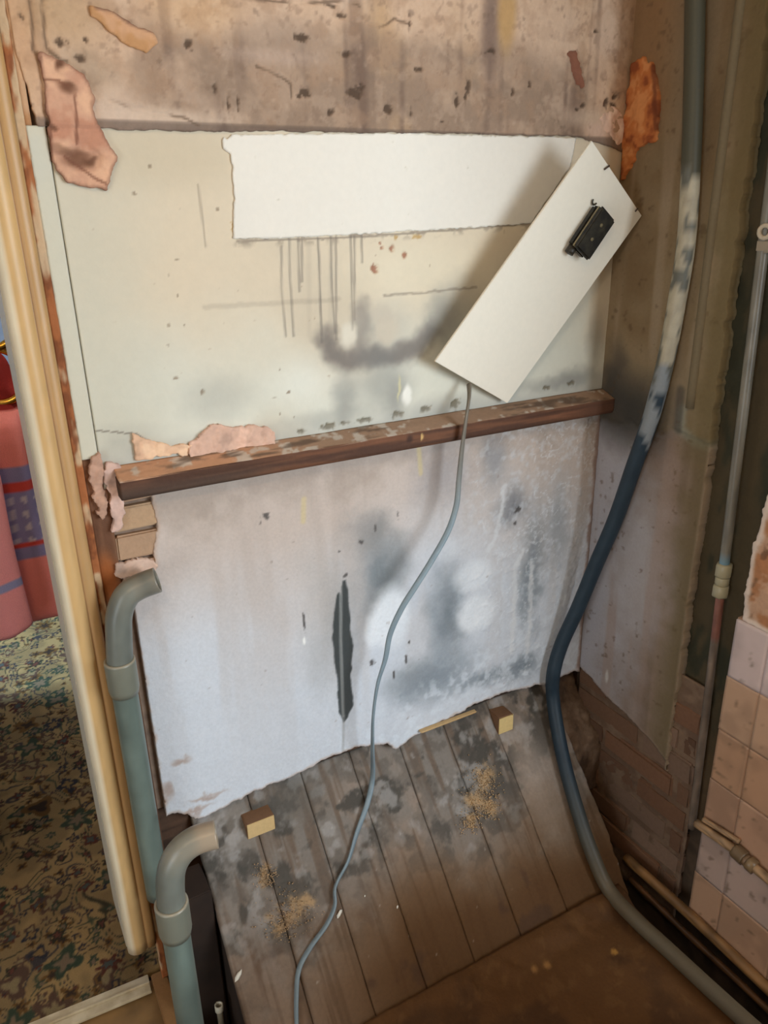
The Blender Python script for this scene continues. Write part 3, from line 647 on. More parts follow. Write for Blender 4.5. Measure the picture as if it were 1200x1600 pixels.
# orange broken patch in the corner
op = Wr([(992, 100), (1010, 92), (1026, 104), (1033, 140), (1034, 190), (1028, 220), (1012, 226), (998, 236), (990, 262), (975, 284), (976, 220), (984, 150)])
def ocol(u, v):
    n = fbm(u, v, 40, 4, 250); c = np.tile(np.array([186, 112, 62.0]), (u.size, 1)).reshape(u.shape + (3,))
    c = mix(c, (128, 66, 38), sst(.5, .68, n) * .8)
    c = mix(c, (214, 150, 96), sst(.45, .3, n) * .7)
    return mix(c, (104, 56, 36), (1 - sst(.002, .009, linedist(u, v, Wr([(1026, 104), (1029, 150), (1030, 200)])))) * .7)
sheet('fallen_render_patch', u0=min(p[0] for p in op) - .01, u1=min(max(p[0] for p in op) + .01, YW + .003), v0=min(p[1] for p in op) - .01, v1=max(p[1] for p in op) + .01, h=.0025, mat=M_PLASTER, parent=wall_right,
      sdf=lambda u, v: polysdf(u, v, op) + (fbm(u, v, 90, 3, 251) - .5) * .012, disp=lambda u, v: .009 + (fbm(u, v, 30, 4, 252) - .5) * .012, col=ocol, thick=.012, **RW)
# bricks under the broken side plaster
brz = EYE - 1.176 * D
rngb = np.random.default_rng(4)
for i in range(-1, 7):
    z0 = brz + i * .066
    off = .11 * (i % 2)
    for k in range(-2, 3):
        y1 = YW + .01 - off - k * .222; y0 = y1 - .212
        y0, y1 = max(y0, YS0 + .035), min(y1, YW + .01)
        if y1 - y0 < .03: continue
        cc = np.array([(118, 90, 72), (128, 104, 88), (106, 80, 64), (124, 92, 72)][(i + k) % 4], float) * rngb.uniform(.9, 1.05)
        box('brick', (XW + .006 + rngb.uniform(-.003, .003), y0, z0), (XW + .05, y1, z0 + .056), M_BRICK, wall_right, cc, bevel=.005, rough=.0025, seed=i * 7 + k + 50)
sheet('mortar_bed', O=(XW + .010, 0, 0), U=Y3, V=Z3, N=-X3, u0=YS0 + .03, u1=YW + .01, v0=-.12, v1=.55, h=.005, mat=M_BRICK, parent=wall_right, disp=lambda u, v: (fbm(u, v, 40, 3, 260) - .5) * .007,
      col=lambda u, v: mix(np.tile(np.array([112, 90, 74.0]), (u.size, 1)).reshape(u.shape + (3,)), (126, 104, 86), sst(.45, .65, fbm(u, v, 30, 3, 261))), thick=.004)
# dark chase
def chcol(u, v):
    n = fbm(u, v, 24, 4, 265, fy=8); c = np.tile(np.array([78, 68, 50.0]), (u.size, 1)).reshape(u.shape + (3,))
    c = mix(c, (52, 54, 42), sst(.45, .6, n) * .8); c = mix(c, (108, 96, 54), sst(.58, .75, fbm(u, v, 16, 4, 266, fy=4)) * .7)
    return mix(c, (110, 84, 60), sst(P(1100, 1050, 0, XW)[2], P(1100, 1250, 0, XW)[2], v) * .5)
sheet('chase_back', O=(XW + .022, 0, 0), U=Y3, V=Z3, N=-X3, u0=.47, u1=YS1 + .03, v0=.2, v1=2.3, h=.006, mat=M_PLASTER, parent=wall_right, disp=lambda u, v: (fbm(u, v, 30, 3, 267) - .5) * .01, col=chcol, thick=.006)
# half-buried conduit chased down the side plaster
cz0 = P(1092, 640, 0, XW)[2]; cyy = P(1130, 240, 0, XW)[1]
tube('buried_conduit', [(XW - .002, cyy, z) for z in np.linspace(cz0, 2.3, 30)], .010, M_PLASTER, wall_right, lambda t, a, p: np.array([116, 104, 82.0]) if t < .72 else np.array([132, 104, 76.0]), seg=14)

# tiled part, proud of the chase
XT = .98 * D
tile_side = [YS0]     # the tiles' far edge
rows = [EYE + z * D for z in (-1.205, -1.105, -1.005, -.90, -.80, -.698, -.595)]
tcol = [(196, 158, 130), (196, 172, 160), (190, 152, 126), (192, 152, 122), (198, 162, 134), (216, 196, 192)]  # paler top row, warmer rows below: light on the glaze put into the colours
for i in range(6):
    yb = [.605 * D, .505 * D, .405 * D]
    spans = [(yb[0] + .0008, .664 * D - (.002 if i % 2 else 0)), (yb[1] + .0008, yb[0] - .0008), (yb[2] + .0008, yb[1] - .0008)]
    for k, (ya, yc) in enumerate(spans):
        cc = np.array(tcol[i], float) * (1 + .03 * ((i * 3 + k) % 3 - 1))
        def tc_(u, v, cc=cc, sd=i * 5 + k):
            n = fbm(u, v, 14, 3, 280 + sd); c = np.tile(cc, (u.size, 1)).reshape(u.shape + (3,))
            c = mix(c, cc * .86, sst(.45, .65, n) * .6)
            return mix(c, (96, 78, 60), sst(.70, .8, fbm(u, v, 60, 3, 300 + sd)) * .5)
        sheet('tile', O=(XT - .001 * ((i + k) % 2), 0, 0), U=Y3, V=Z3, N=-X3, u0=ya, u1=yc, v0=rows[i] + .0005, v1=rows[i + 1] - .0005, h=.006, mat=M_TILE, parent=wall_right, col=tc_, thick=.018, smooth=False)
sheet('tile_grout', O=(XT + .0035, 0, 0), U=Y3, V=Z3, N=-X3, u0=.47, u1=.663 * D, v0=rows[0] - .01, v1=rows[6] + .002, h=.01, mat=M_PLASTER, parent=wall_right, col=(170, 138, 116), thick=.016)
# broken tile bed above the tiles
tb = [(P(a, b, 0, XT)[1], P(a, b, 0, XT)[2]) for a, b in [(1158, 970), (1162, 935), (1168, 905), (1172, 875), (1176, 850), (1186, 832), (1190, 800), (1200, 770), (1225, 745), (1300, 700)]]
tbp = tb + [(.45, tb[-1][1]), (.45, tb[0][1])]
def tbcol(u, v):
    n = fbm(u, v, 26, 4, 320); c = np.tile(np.array([196, 158, 130.0]), (u.size, 1)).reshape(u.shape + (3,))
    c = mix(c, (176, 122, 84), sst(.48, .6, n) * .9); c = mix(c, (120, 88, 66), sst(.66, .74, fbm(u, v, 40, 3, 321)) * .8)
    s = polysdf(u, v, tbp); return mix(c, (222, 204, 190), 1 - sst(.006, .016, s + (n - .5) * .01))
sheet('tile_bed', O=(XT + .002, 0, 0), U=Y3, V=Z3, N=-X3, u0=.46, u1=tb[0][0] + .03, v0=tb[0][1], v1=tb[-1][1], h=.003, mat=M_PLASTER, parent=wall_right, sdf=lambda u, v: polysdf(u, v, tbp) + (fbm(u, v, 80, 3, 322) - .5) * .008,
      disp=lambda u, v: (fbm(u, v, 40, 4, 323) - .5) * .008, col=tbcol, thick=.022)

# ---------------------------------------------------------------- sloping boards and floor
floor_ = setting('floor')
M_KF = noise_mat('kitchen_floor_brown', (96, 66, 42), (112, 80, 52), 8, rough=.8)
bjoint = [.19 * D, .287 * D, .385 * D, .48 * D, .577 * D, .676 * D, .781 * D, .932 * D]
LEN = (SO[2] + 0.012) / sin(TH)          # down to the floor
def board_col(u, v):
    n1 = fbm(u, v, 6, 4, 330); n2 = fbm(u, v, 22, 4, 331); gr = fbm(u, v, 70, 3, 332, fy=5); n3 = fbm(u, v, 70, 3, 333)
    c = np.tile(np.array([134, 112, 94.0]), (u.size, 1)).reshape(u.shape + (3,))
    top = sst(.34, .05, v + (n1 - .5) * .25)
    c = mix(c, (124, 119, 113), top * .85)
    c = mix(c, (150, 130, 114), sst(.5, .7, n1) * .6)
    c = mix(c, (98, 78, 62), sst(.52, .72, gr) * .6)
    c = mix(c, (70, 66, 60), sst(.48, .62, fbm(u, v, 24, 7, 336)) * top * .9)
    c = mix(c, (92, 84, 76), sst(.5, .62, fbm(u, v, 30, 4, 337)) * top * .5)
    c = mix(c, (158, 154, 150), sst(.56, .7, fbm(u, v, 26, 5, 339)) * top * .7)
    c = mix(c, (164, 154, 146), blob(u, v, Ws([(860, 1250)])[0], .06, .20, .9) * .7)
    c = mix(c, (168, 150, 134), blob(u, v, Ws([(830, 1210)])[0], .05, .16, .9) * .4)
    c = mix(c, (92, 88, 82), blob(u, v, Ws([(460, 1250)])[0], .10, .06, .9) * .7)
    c = mix(c, (84, 54, 24), sst(.16, .36, v + (n1 - .5) * .18) * sst(.28, .60, u) * .85)  # darker, warmer foot: shade from the cool light put into the colour
    c = mix(c, (70, 48, 34), sst(.62, .74, fbm(u, v, 12, 4, 338)) * sst(.15, .35, v) * .5)
    for (a, b, rx, ry) in [(755, 1215, .028, .030), (748, 1250, .030, .024), (765, 1262, .022, .02), (735, 1285, .014, .014)]:
        c = mix(c, (184, 154, 116), blob(u + (n2 - .5) * .05, v + (n3 - .5) * .04, Ws([(a, b)])[0], rx, ry, .6) * sst(.3, .5, n3 + .1) * .9)
    for (a, b, rx, ry) in [(455, 1425, .045, .022), (440, 1445, .03, .016), (415, 1370, .014, .02), (480, 1410, .02, .02)]:
        c = mix(c, (180, 148, 108), blob(u + (n2 - .5) * .06, v + (n3 - .5) * .05, Ws([(a, b)])[0], rx, ry, .7) * sst(.32, .55, n3 + .1) * .8)
    c = mix(c, (190, 184, 176), sst(.90, .96, fbm(u, v, 90, 2, 340)) * .5)
    return c
for i in range(7):
    a, b = bjoint[i], bjoint[i + 1]
    rg = [.0015, .003, .002, .0035, .003, .002, .003]
    def bd(u, v, i=i, a=a, b=b):
        e = np.minimum(u - a, b - u)
        return -.0022 * (1 - sst(0, .004, e - .0006 + (fbm(u, v, 40, 2, 350 + i) - .5) * .006)) + (fbm(u, v, 10, 3, 360 + i) - .5) * .004 + (i % 3 - 1) * .0012
    L = LEN
    sd = None
    if i == 6:
        endp = [(a + .0012, -.07), (b, -.07), (b - .002, LEN * .70), (b - .012, LEN * .86), (b - .02, LEN), (a + .0012, LEN)]
        sd = lambda u, v: polysdf(u, v, endp) + (fbm(u, v, 40, 3, 341) - .5) * .012
    sheet('plank', O=SO, U=X3, V=SV, N=SN, u0=a + .0007, u1=b - .0007, v0=-.058, v1=L, h=.0035, mat=M_BOARDS, parent=floor_, disp=bd, col=board_col, thick=.016, sdf=sd)
# sloping side board under the left-most plank
pts = [(bjoint[0] + .004, YW, SO[2] - .02), (bjoint[0] + .004, YW - LEN * cos(TH) + .02, -.02), (bjoint[0] + .004, YW - LEN * cos(TH) - .2, -.19), (bjoint[0] + .004, YW, -.19)]
prism('stringer', pts, (1, 0, 0), .02, M_DARK, floor_)
pts = [(bjoint[7] - .03, y, z) for (_, y, z) in pts]
prism('stringer', pts, (1, 0, 0), .02, M_DARK, floor_)
# rubble between the boards and the right wall
def rub_col(u, v):
    n = fbm(u, v, 30, 4, 380); c = np.tile(np.array([104, 84, 68.0]), (u.size, 1)).reshape(u.shape + (3,))
    c = mix(c, (78, 62, 50), sst(.5, .65, n) * .8); return mix(c, (140, 120, 102), sst(.45, .3, n) * .5)
sheet('rubble_fill', O=SO - SN * .012, U=X3, V=SV, N=SN, u0=.925 * D, u1=XW + .012, v0=-.07, v1=.24, h=.004, mat=M_BRICK, parent=floor_, col=rub_col, thick=.05,
      disp=lambda u, v: (fbm(u, v, 26, 4, 381) - .45) * .03 - .10 * sst(.12, .26, v))
# flat floor at the foot of the slope
YF = YW - LEN * cos(TH)
def flat_col(u, v):
    n1 = fbm(u, v, 8, 4, 370); n2 = fbm(u, v, 40, 4, 371); c = np.tile(np.array([92, 60, 28.0]), (u.size, 1)).reshape(u.shape + (3,))
    c = mix(c, (72, 46, 22), sst(.45, .65, n1) * .8); c = mix(c, (116, 82, 46), sst(.6, .75, n2) * .35)
    q = P(960, 1487, 2, 0); c = mix(c, (190, 140, 66), blob(u, v, (q[0], q[1]), .008, .008, .4) * .8)
    for (a, b, rx) in [(855, 1508, .010), (835, 1515, .008)]:
        q = P(a, b, 2, 0); c = mix(c, (170, 124, 70), blob(u, v, (q[0], q[1]), rx, rx, .6) * .7)
    return c
sheet('floor_slab', O=(0, 0, 0), U=X3, V=Y3, N=Z3, u0=.20 * D, u1=.90 * D, v0=-.2, v1=YF + .016, h=.005, mat=M_BOARDS, parent=floor_, disp=lambda u, v: (fbm(u, v, 20, 4, 372) - .5) * .006 + .022 * sst(YF - .05, YF + .005, v + (fbm(u, v, 14, 3, 373) - .5) * .06), col=flat_col, thick=.05)
box('threshold_board', (-.72, .9 * D - .3, -.03), (.100 * D, 1.02 * D, -.004), noise_mat('brown_lino', (120, 92, 56), (150, 116, 72), 14, rough=.6), floor_, bevel=0)
box('kitchen_floor', (-1.35, -1.55, -.06), (.88 * D, .9 * D - .3, -.01), M_KF, floor_, bevel=0)
box('kitchen_floor', (.88 * D, -1.65, -.06), (2.9, .5, -.01), noise_mat('kitchen_floor_tan', (96, 66, 42), (112, 80, 52), 8, rough=.8), floor_, bevel=0)
box('trench_edge', (.088 * D, .55, -.19), (.1125 * D, 1.02 * D, .012), M_WOODV, floor_, (150, 112, 72), bevel=.002)
box('void_bottom', (.1 * D, .55, -.2), (.2 * D + .02, YW, -.15), noise_mat('brown_rubble', (110, 68, 36), (84, 54, 34), 20, rough=.9), floor_, bevel=0)

# ---------------------------------------------------------------- carpet of the hall
rngc = np.random.default_rng(11)
def carpet_col(u, v):
    wx = u + (fbm(u, v, 9, 3, 400) - .5) * .05; wy = v + (fbm(u, v, 9, 3, 401) - .5) * .05
    c = np.tile(np.array([140, 114, 76.0]), (u.size, 1)).reshape(u.shape + (3,))
    c = mix(c, (122, 100, 68), sst(.4, .6, fbm(u, v, 12, 3, 402)))
    pal = [(48, 46, 36), (80, 46, 36), (48, 46, 50), (96, 70, 40), (54, 62, 48), (80, 60, 48)]
    # vines: contour lines of a smooth field
    f = fbm(wx, wy, 11, 2, 404)
    for k, lv in enumerate((.36, .46, .55, .64)):
        c = mix(c, pal[(k * 2) % 6], (1 - sst(.004, .016, np.abs(f - lv))) * .85)
    # leaves and florets on a jittered lattice
    for (cell, sd, rr) in ((.062, 420, .42), (.040, 440, .34), (.12, 460, .36)):
        gx, gy = np.floor(wx / cell), np.floor(wy / cell)
        for dx in (-1, 0, 1):
            for dy in (-1, 0, 1):
                ix, iy = gx + dx, gy + dy
                j1 = vnoise(ix * 1.0 + .0, iy * 1.0, sd); j2 = vnoise(ix, iy, sd + 1); j3 = vnoise(ix, iy, sd + 2); j4 = vnoise(ix, iy, sd + 3)
                ax = (ix + .2 + .6 * j1) * cell; ay = (iy + .2 + .6 * j2) * cell
                rx, ry = wx - ax, wy - ay; r = np.sqrt(rx * rx + ry * ry) / cell; an = np.arctan2(ry, rx) + j3 * 6.28
                R = rr * (.75 + .25 * np.cos(an * (3 + np.floor(j3 * 4)))) * (.5 + .7 * j4)
                ins = 1 - sst(.92, 1.04, r / R); core_ = 1 - sst(.45, .6, r / R)
                pi_ = np.floor(j4 * 5.99).astype(int)
                pc = np.array(pal, float)[pi_]; cc = np.array([(128, 112, 80), (96, 56, 46), (66, 76, 72), (130, 102, 62), (48, 40, 36), (116, 94, 74)], float)[(pi_ + 1) % 6]
                on = (j3 > .14)
                c = c * (1 - (ins * on)[..., None]) + pc * (ins * on)[..., None]
                c = c * (1 - (core_ * on * .85)[..., None]) + cc * (core_ * on * .85)[..., None]
    return c
carpet = sheet('carpet', O=(0, 0, 0), U=X3, V=Y3, N=Z3, u0=-.62, u1=.42, v0=1.032 * D, v1=2.56 * D, h=.004, mat=M_CARPET, col=carpet_col, disp=lambda u, v: .003 + (fbm(u, v, 300, 1, 405)) * .002, thick=.012)
tag(carpet, 'beige floral patterned carpet in the hall beyond the doorway, with green, navy and maroon motifs', 'carpet')
# floor under the carpet
slab('floor_hall', (-1.4, 1.02 * D, -.08), (.95, 3.3, -.012), M_DARK)

# ================================================================ THINGS
# batten across the wall
bt = thing('timber_batten', 'long dark-stained wooden batten fixed across the back wall under the cream paint', 'batten', (.7, YW, ZBAT))
BX0, BX1 = P(184, 740, 1, YW - .036)[0], XW - .004
BH = .042; BDp = .040
def bat_front(u, v):
    n = fbm(u, v, 5, 4, 500, fy=90); c = np.tile(np.array([108, 72, 52.0]), (u.size, 1)).reshape(u.shape + (3,))
    c = mix(c, (70, 48, 38), sst(.48, .7, n) * .8); c = mix(c, (142, 94, 70), sst(.45, .28, n) * .5)
    x0 = P(420, 690, 1, YW)[0]
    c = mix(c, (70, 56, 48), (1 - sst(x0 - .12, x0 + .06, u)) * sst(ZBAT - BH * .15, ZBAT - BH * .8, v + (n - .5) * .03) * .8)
    c = mix(c, (92, 66, 56), sst(P(840, 650, 1, YW)[0], XW, u) * .6)
    c = mix(c, (206, 170, 110), (blob(u, v, (P(655, 676, 1, YW - .03)[0], ZBAT - BH * .5), .003, .008, .5)))
    c = mix(c, (52, 38, 34), (blob(u, v, (P(636, 682, 1, YW - .03)[0], ZBAT - BH * .5), .008, .009, .7)) * .7)
    return c
def bat_top(u, v):
    n = fbm(u, v, 14, 4, 505, fy=60); c = np.tile(np.array([150, 122, 100.0]), (u.size, 1)).reshape(u.shape + (3,))
    x0 = P(430, 690, 1, YW)[0]
    c = mix(c, (196, 146, 112), (1 - sst(x0 - .1, x0 + .1, u)) * .8)
    c = mix(c, (196, 190, 180), sst(.6, .7, fbm(u, v, 50, 3, 506)) * .7); c = mix(c, (86, 70, 58), sst(.55, .72, n) * .7); return c
CH = np.array([0, BDp, .0165]) / math.hypot(BDp, .0165)
wob = lambda u: (fbm(u, u * 0, 9, 3, 510) - .5) * .004
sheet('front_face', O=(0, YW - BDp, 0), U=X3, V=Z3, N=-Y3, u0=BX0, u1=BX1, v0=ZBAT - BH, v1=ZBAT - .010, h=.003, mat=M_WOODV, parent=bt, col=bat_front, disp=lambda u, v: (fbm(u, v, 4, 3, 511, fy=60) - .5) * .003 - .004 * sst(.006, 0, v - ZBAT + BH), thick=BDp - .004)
sheet('top_face', O=(0, YW, ZBAT + .006), U=X3, V=CH, N=np.cross(X3, CH), u0=BX0, u1=BX1, v0=-math.hypot(BDp, .0165), v1=0, h=.003, mat=M_WOODV, parent=bt, col=bat_top, disp=lambda u, v: (fbm(u, v, 12, 3, 512, fy=40) - .5) * .003, thick=.004)

# leaning white panel with its black box
pan = thing('white_panel', 'tilted white board with a black box on it, leaning on the batten', 'panel', tuple(P(793, 630, 1, .985 * D)))
A_, B_, C_, D_ = (925, 220), (1003, 337), (793, 630), (680, 565)
pb = P(*B_, 1, .938 * D); pc_ = P(*C_, 1, .985 * D); pd = P(*D_, 1, .965 * D)
pn = np.cross(pb - pc_, pd - pc_); pn /= np.linalg.norm(pn)
if pn[1] > 0: pn = -pn
def onpanel(px, py, off=0):
    r = ray(px, py); o = pc_ + pn * off - np.array([0, 0, EYE]); p = r * ((o @ pn) / (r @ pn)); p[2] += EYE; return p
pa = onpanel(*A_)
prism('board', [pa, pb, pc_, pd], -pn, .005, M_PAINT, pan, (226, 219, 203), bevel=.0008)
# black switch box: back plate, cover, gland
e_l = (onpanel(924, 319) - onpanel(883, 381)); Lb = np.linalg.norm(e_l); e_l /= Lb
e_s = np.cross(pn, e_l); e_s /= np.linalg.norm(e_s)
if e_s @ (onpanel(941, 343) - onpanel(924, 319)) < 0: e_s = -e_s
ob = onpanel(884, 380); Wd = abs((onpanel(941, 343) - onpanel(924, 319)) @ e_s) + .004
M_BAKE = noise_mat('black_bakelite_dusty', (22, 20, 16), (52, 48, 36), 60, rough=.45, bump=.2, lo=.4, hi=.75)
hb = .030
def rbox(name, l0, l1, s0, s1, h0, h1, bev, mat=M_BAKE):
    q = [ob + e_l * a + e_s * b + pn * h0 for a, b in ((l0, s0), (l1, s0), (l1, s1), (l0, s1))]
    return prism(name, q, pn, h1 - h0, mat, pan, None, bev)
rbox('box_base', 0, Lb, 0, Wd, .0005, hb * .62, .005)
rbox('box_cover', -.001, Lb + .001, -.001, Wd + .001, hb * .64, hb, .004)
rbox('seam', .001, Lb - .001, .001, Wd - .001, hb * .58, hb * .68, 0, noise_mat('pale_seam_dust', (120, 110, 84), (150, 140, 110), 40))
gl = ob + e_l * (-.004) + e_s * (Wd * .22) + pn * hb * .35
tube('cable_gland', [gl - e_l * .008, gl - e_l * .003, gl + e_l * .006], .009, M_CABLE, pan, (44, 40, 32), seg=14)
for f_ in (.35, .7):
    q = ob + e_l * (Lb * f_) + e_s * (Wd * .45) + pn * (hb - .0005)
    tube('cover_screw', [q, q + pn * .0016], .0035, M_CABLE, pan, (110, 100, 74), seg=12)
hl = [onpanel(926.5, 319, .0035) + e_s * (.006 * sin(t)) + e_l * (.006 * (1 - cos(t))) for t in np.linspace(-1.6, 1.6, 12)]
tube('fixing_loop', hl, .0016, M_CABLE, pan, (54, 48, 36), seg=8)
for (a, b, c2, d2) in [((944), 265, 952, 259), (993, 330, 996, 326)]:
    tube('nail', [onpanel(a, b, .0012), onpanel((a + c2) / 2, (b + d2) / 2, .004), onpanel(c2, d2, .003)], .0016, M_CABLE, pan, (70, 54, 44), seg=8)

# thin grey cable
gp = [(733, 600, 'y', .978), (733, 620, 'y', .966), (729, 650, 'y', .955), (722, 700, 'y', .955), (717, 750, 'y', .955), (713, 790, 'y', .952), (700, 830, 'y', .948), (675, 875, 'y', .944), (650, 915, 'y', .942), (628, 950, 'y', .942), (610, 990, 'y', .944), (602, 1030, 'y', .947), (590, 1070, 'y', .95), (583, 1120, 'y', .955), (582, 1165, 'y', .96), (582, 1215, 's', .022), (574, 1255, 's', .012), (558, 1300, 's', .008), (544, 1345, 's', .008), (524, 1385, 's', .010), (523, 1415, 's', .012), (510, 1445, 's', .012), (485, 1480, 's', .008), (467, 1515, 's', .007), (463, 1560, 's', .007), (464, 1620, 's', .007), (466, 1680, 's', .007)]
gpts = [P(a, b, 1, v * D) if k == 'y' else S(a, b, v) for a, b, k, v in gp]
gpath = spline(gpts, 8)
gc = tube('grey_cable', gpath, .0060, M_CABLE, None, lambda t, a, p: (np.array([116, 104, 88.0]) + (np.array([126, 138, 142.0]) - np.array([116, 104, 88.0])) * float(sst(.08, .24, t))) * (.95 + .1 * float(vnoise(np.array(t * 90), np.array(a), 5))) + np.array([0, 4, 8]), seg=12, flat=.55, twist=lambda t: .7 + 2.6 * sin(t * 5.5) - .8 * t)
tag(gc, 'thin flat grey cable hanging from the tilted white board down over the sloping planks', 'cable')

# thick dark cable
kp = [(1088, -60, 'x', .975), (1086, 0, 'x', .975), (1084, 120, 'x', .975), (1079, 270, 'x', .975), (1072, 380, 'x', .975), (1058, 470, 'x', .975), (1041, 560, 'x', .975), (1018, 650, 'x', .974), (990, 730, 'x', .972), (962, 810, 'x', .968), (932, 880, 'x', .957), (903, 950, 'x', .940), (878, 1005, 'x', .920), (865, 1050, 'x', .905), (864, 1090, 's', .045), (873, 1150, 's', .024), (885, 1205, 's', .020), (902, 1265, 's', .019), (922, 1325, 's', .019), (950, 1388, 's', .020), (992, 1436, 'z', .020), (1042, 1482, 'z', .016), (1100, 1536, 'z', .016), (1170, 1600, 'z', .016), (1260, 1680, 'z', .016)]
kpts = [P(a, b, 0, v * D) if k == 'x' else (S(a, b, v) if k == 's' else P(a, b, 2, v)) for a, b, k, v in kp]
kpath = spline(kpts, 8)
def kcol(t, a, p):
    z = p[2]; n = float(fbm(np.array(a * .6 + t * 30), np.array(z * 30), 1.2, 3, 520)); n2 = float(fbm(np.array(a), np.array(z * 60), 1.5, 3, 521))
    base = np.array([38, 54, 66.0]) + 14 * (n2 - .5)
    if z > P(1030, 610, 0, XW)[2]: base = np.array([96, 96, 88.0]) * (.8 + .4 * n2)
    zl = P(1040, 560, 0, XW)[2]; zu = P(1080, 270, 0, XW)[2]; ze = P(1005, 690, 0, XW)[2]
    if z > zu: base = np.array([72, 70, 56.0])
    elif z > zl and n > .38: base = np.array([168, 160, 140.0]) * (.85 + .3 * n2)
    elif z > ze and n > .50: base = np.array([128, 134, 138.0])
    if z < .25: base = base + (np.array([110, 92, 66.0]) - base) * min(1, max(0, (.25 - z) / .2)) * .8
    return base
kc = tube('thick_cable', kpath, .0170, M_CABLE, None, kcol, seg=18)
tag(kc, 'thick dark blue-black cable with flaking white paint running down the right corner onto the boards', 'cable')

# grey waste pipes
def pvc(t, a, p):
    n = float(fbm(np.array(p[0] * 20), np.array(p[2] * 14), 1.5, 3, 530)); up = sin(a)
    b = np.array([104, 108, 101.0]) * (.82 + .36 * n); return b
def waste_pipe(label, elbow_px, yb, coup_z, zbot, dusty, ow=.0215):
    p = [P(a, b, 1, y * D) for (a, b, y) in elbow_px]
    base = p[0].copy()
    t = thing('waste_pipe', label, 'pipe', (base[0], base[1], zbot), 'cut grey waste pipes in the gap by the doorway')
    def c2(tt, a, q):
        b = pvc(tt, a, q); w_ = dusty * max(0, (tt - .35)); return b + (np.array([172, 150, 126.0]) - b) * min(.75, w_ * float(.6 + .8 * vnoise(np.array(q[0] * 60), np.array(q[2] * 60), 8)))
    tube('elbow', spline(p, 8), ow, M_PVC, t, c2, seg=28, hollow=.003)
    cx, cy = p[0][0], p[0][1]
    tube('coupling', [(cx, cy, coup_z + .004), (cx, cy, coup_z), (cx, cy, coup_z - .05), (cx, cy, coup_z - .062)], ow + .0042, M_PVC, t, lambda tt, a, q: np.array([112, 114, 102.0]) + (np.array([40, 30, 24]) if tt < .2 else 0), seg=28, hollow=.0055, radii=[ow + .004, ow + .0044, ow + .0042, ow + .0016])
    tube('pipe_run', [(cx, cy, z) for z in np.linspace(zbot, coup_z - .03, 24)], ow, M_PVC, t, lambda tt, a, q: pvc(tt, a, q) * np.array([.90, .98, .98]), seg=28)
    return t
zc1 = P(188, 1034, 1, .96 * D)[2]
zb1 = P(250, 1395, 1, .96 * D)[2]
box('bearer', (.1135 * D, .925 * D, -.19), (.188 * D, .99 * D, zb1), M_DARK, floor_, bevel=.003, rough=.001)
waste_pipe('taller grey plastic waste pipe with an open bent elbow beside the lower plaster', [(188, 1040, .96), (186, 1000, .96), (186, 962, .96), (197, 932, .96), (217, 917, .96), (246, 906, .955)], .96, zc1, zb1 - .002, .5)
zc2 = P(270, 1412, 1, .755 * D)[2]
waste_pipe('shorter grey plastic waste pipe nearer the camera with a shiny open elbow', [(269, 1420, .755), (266, 1385, .755), (269, 1355, .755), (283, 1330, .755), (306, 1313, .755), (338, 1303, .75)], .755, zc2, -.19, 1.1)
# small white pipe stub
q = P(342, 1572, 2, .02)
st_ = thing('pipe_stub', 'small white cut pipe end standing in the dark gap beside the planks', 'pipe', (q[0], q[1], -.14))
q2 = P(342, 1566, 1, q[1])
tube('stub_tube', [(q[0], q[1], z) for z in np.linspace(-.14, q[2] + .0, 8)], .0062, M_PVC, st_, (150, 140, 120), seg=16, hollow=.002)
tube('stub_collar', [(q[0], q[1], q[2] - .012), (q[0], q[1], q[2] - .010), (q[0], q[1], q[2] + .004)], .0085, M_PVC, st_, (214, 208, 188), seg=16, hollow=.003)

# offcut timber blocks under the plaster
def block(label, tl, tr, bl, seed, endcol):
    """a short timber bearer coming straight out of the wall; tl, tr, bl are the corners of its sawn end"""
    q = S(*bl); ye = q[1]; a = P(*tl, 1, ye); b = P(*tr, 1, ye)
    zt_ = (a[2] + b[2]) / 2
    t = thing('timber_block', label, 'timber block', ((a[0] + b[0]) / 2, ye, q[2]))
    box('block_body', (a[0], ye + .001, q[2]), (b[0], YW + .03, zt_), M_WOODV, t, (128, 96, 72), bevel=.002, rough=.0012, seed=seed)
    o = box('cut_end', (a[0] + .001, ye, q[2] + .001), (b[0] - .001, ye + .002, zt_ - .001), M_WOODV, t, endcol, bevel=.0006); o['label'] = 'pale freshly sawn end'
block('wooden offcut with a pale sawn end under the plaster above the shorter waste pipe', (385, 1289), (429, 1274), (387, 1313), 1, (204, 174, 124))
block('wooden offcut with a bright yellow sawn end under the plaster near the thick cable', (780, 1124), (803, 1115), (776, 1150), 2, (222, 194, 134))

# threshold strip
ta, tb_ = P(-60, 1648, 2, .012), P(232, 1527, 2, .012)
th = thing('threshold_strip', 'pale ribbed metal threshold strip across the doorway at the carpet edge', 'threshold', tuple((ta + tb_) / 2))
dv = (tb_ - ta) / np.linalg.norm(tb_ - ta); nv_ = np.array([dv[1], -dv[0], 0])
if nv_[1] > 0: nv_ = -nv_
M_STRIP = noise_mat('worn_pale_strip', (176, 158, 126), (206, 192, 162), 30, rough=.45, metal=.0)
for nm, o0, o1, h_ in (('carpet_flange', -.012, .006, .008), ('ridge', .006, .011, .011), ('floor_flange', .011, .030, .007)):
    prism(nm, [ta + nv_ * o0 - Z3 * .012, tb_ + nv_ * o0 - Z3 * .012, tb_ + nv_ * o1 - Z3 * .012, ta + nv_ * o1 - Z3 * .012], Z3, h_, M_STRIP, th, None, .001)

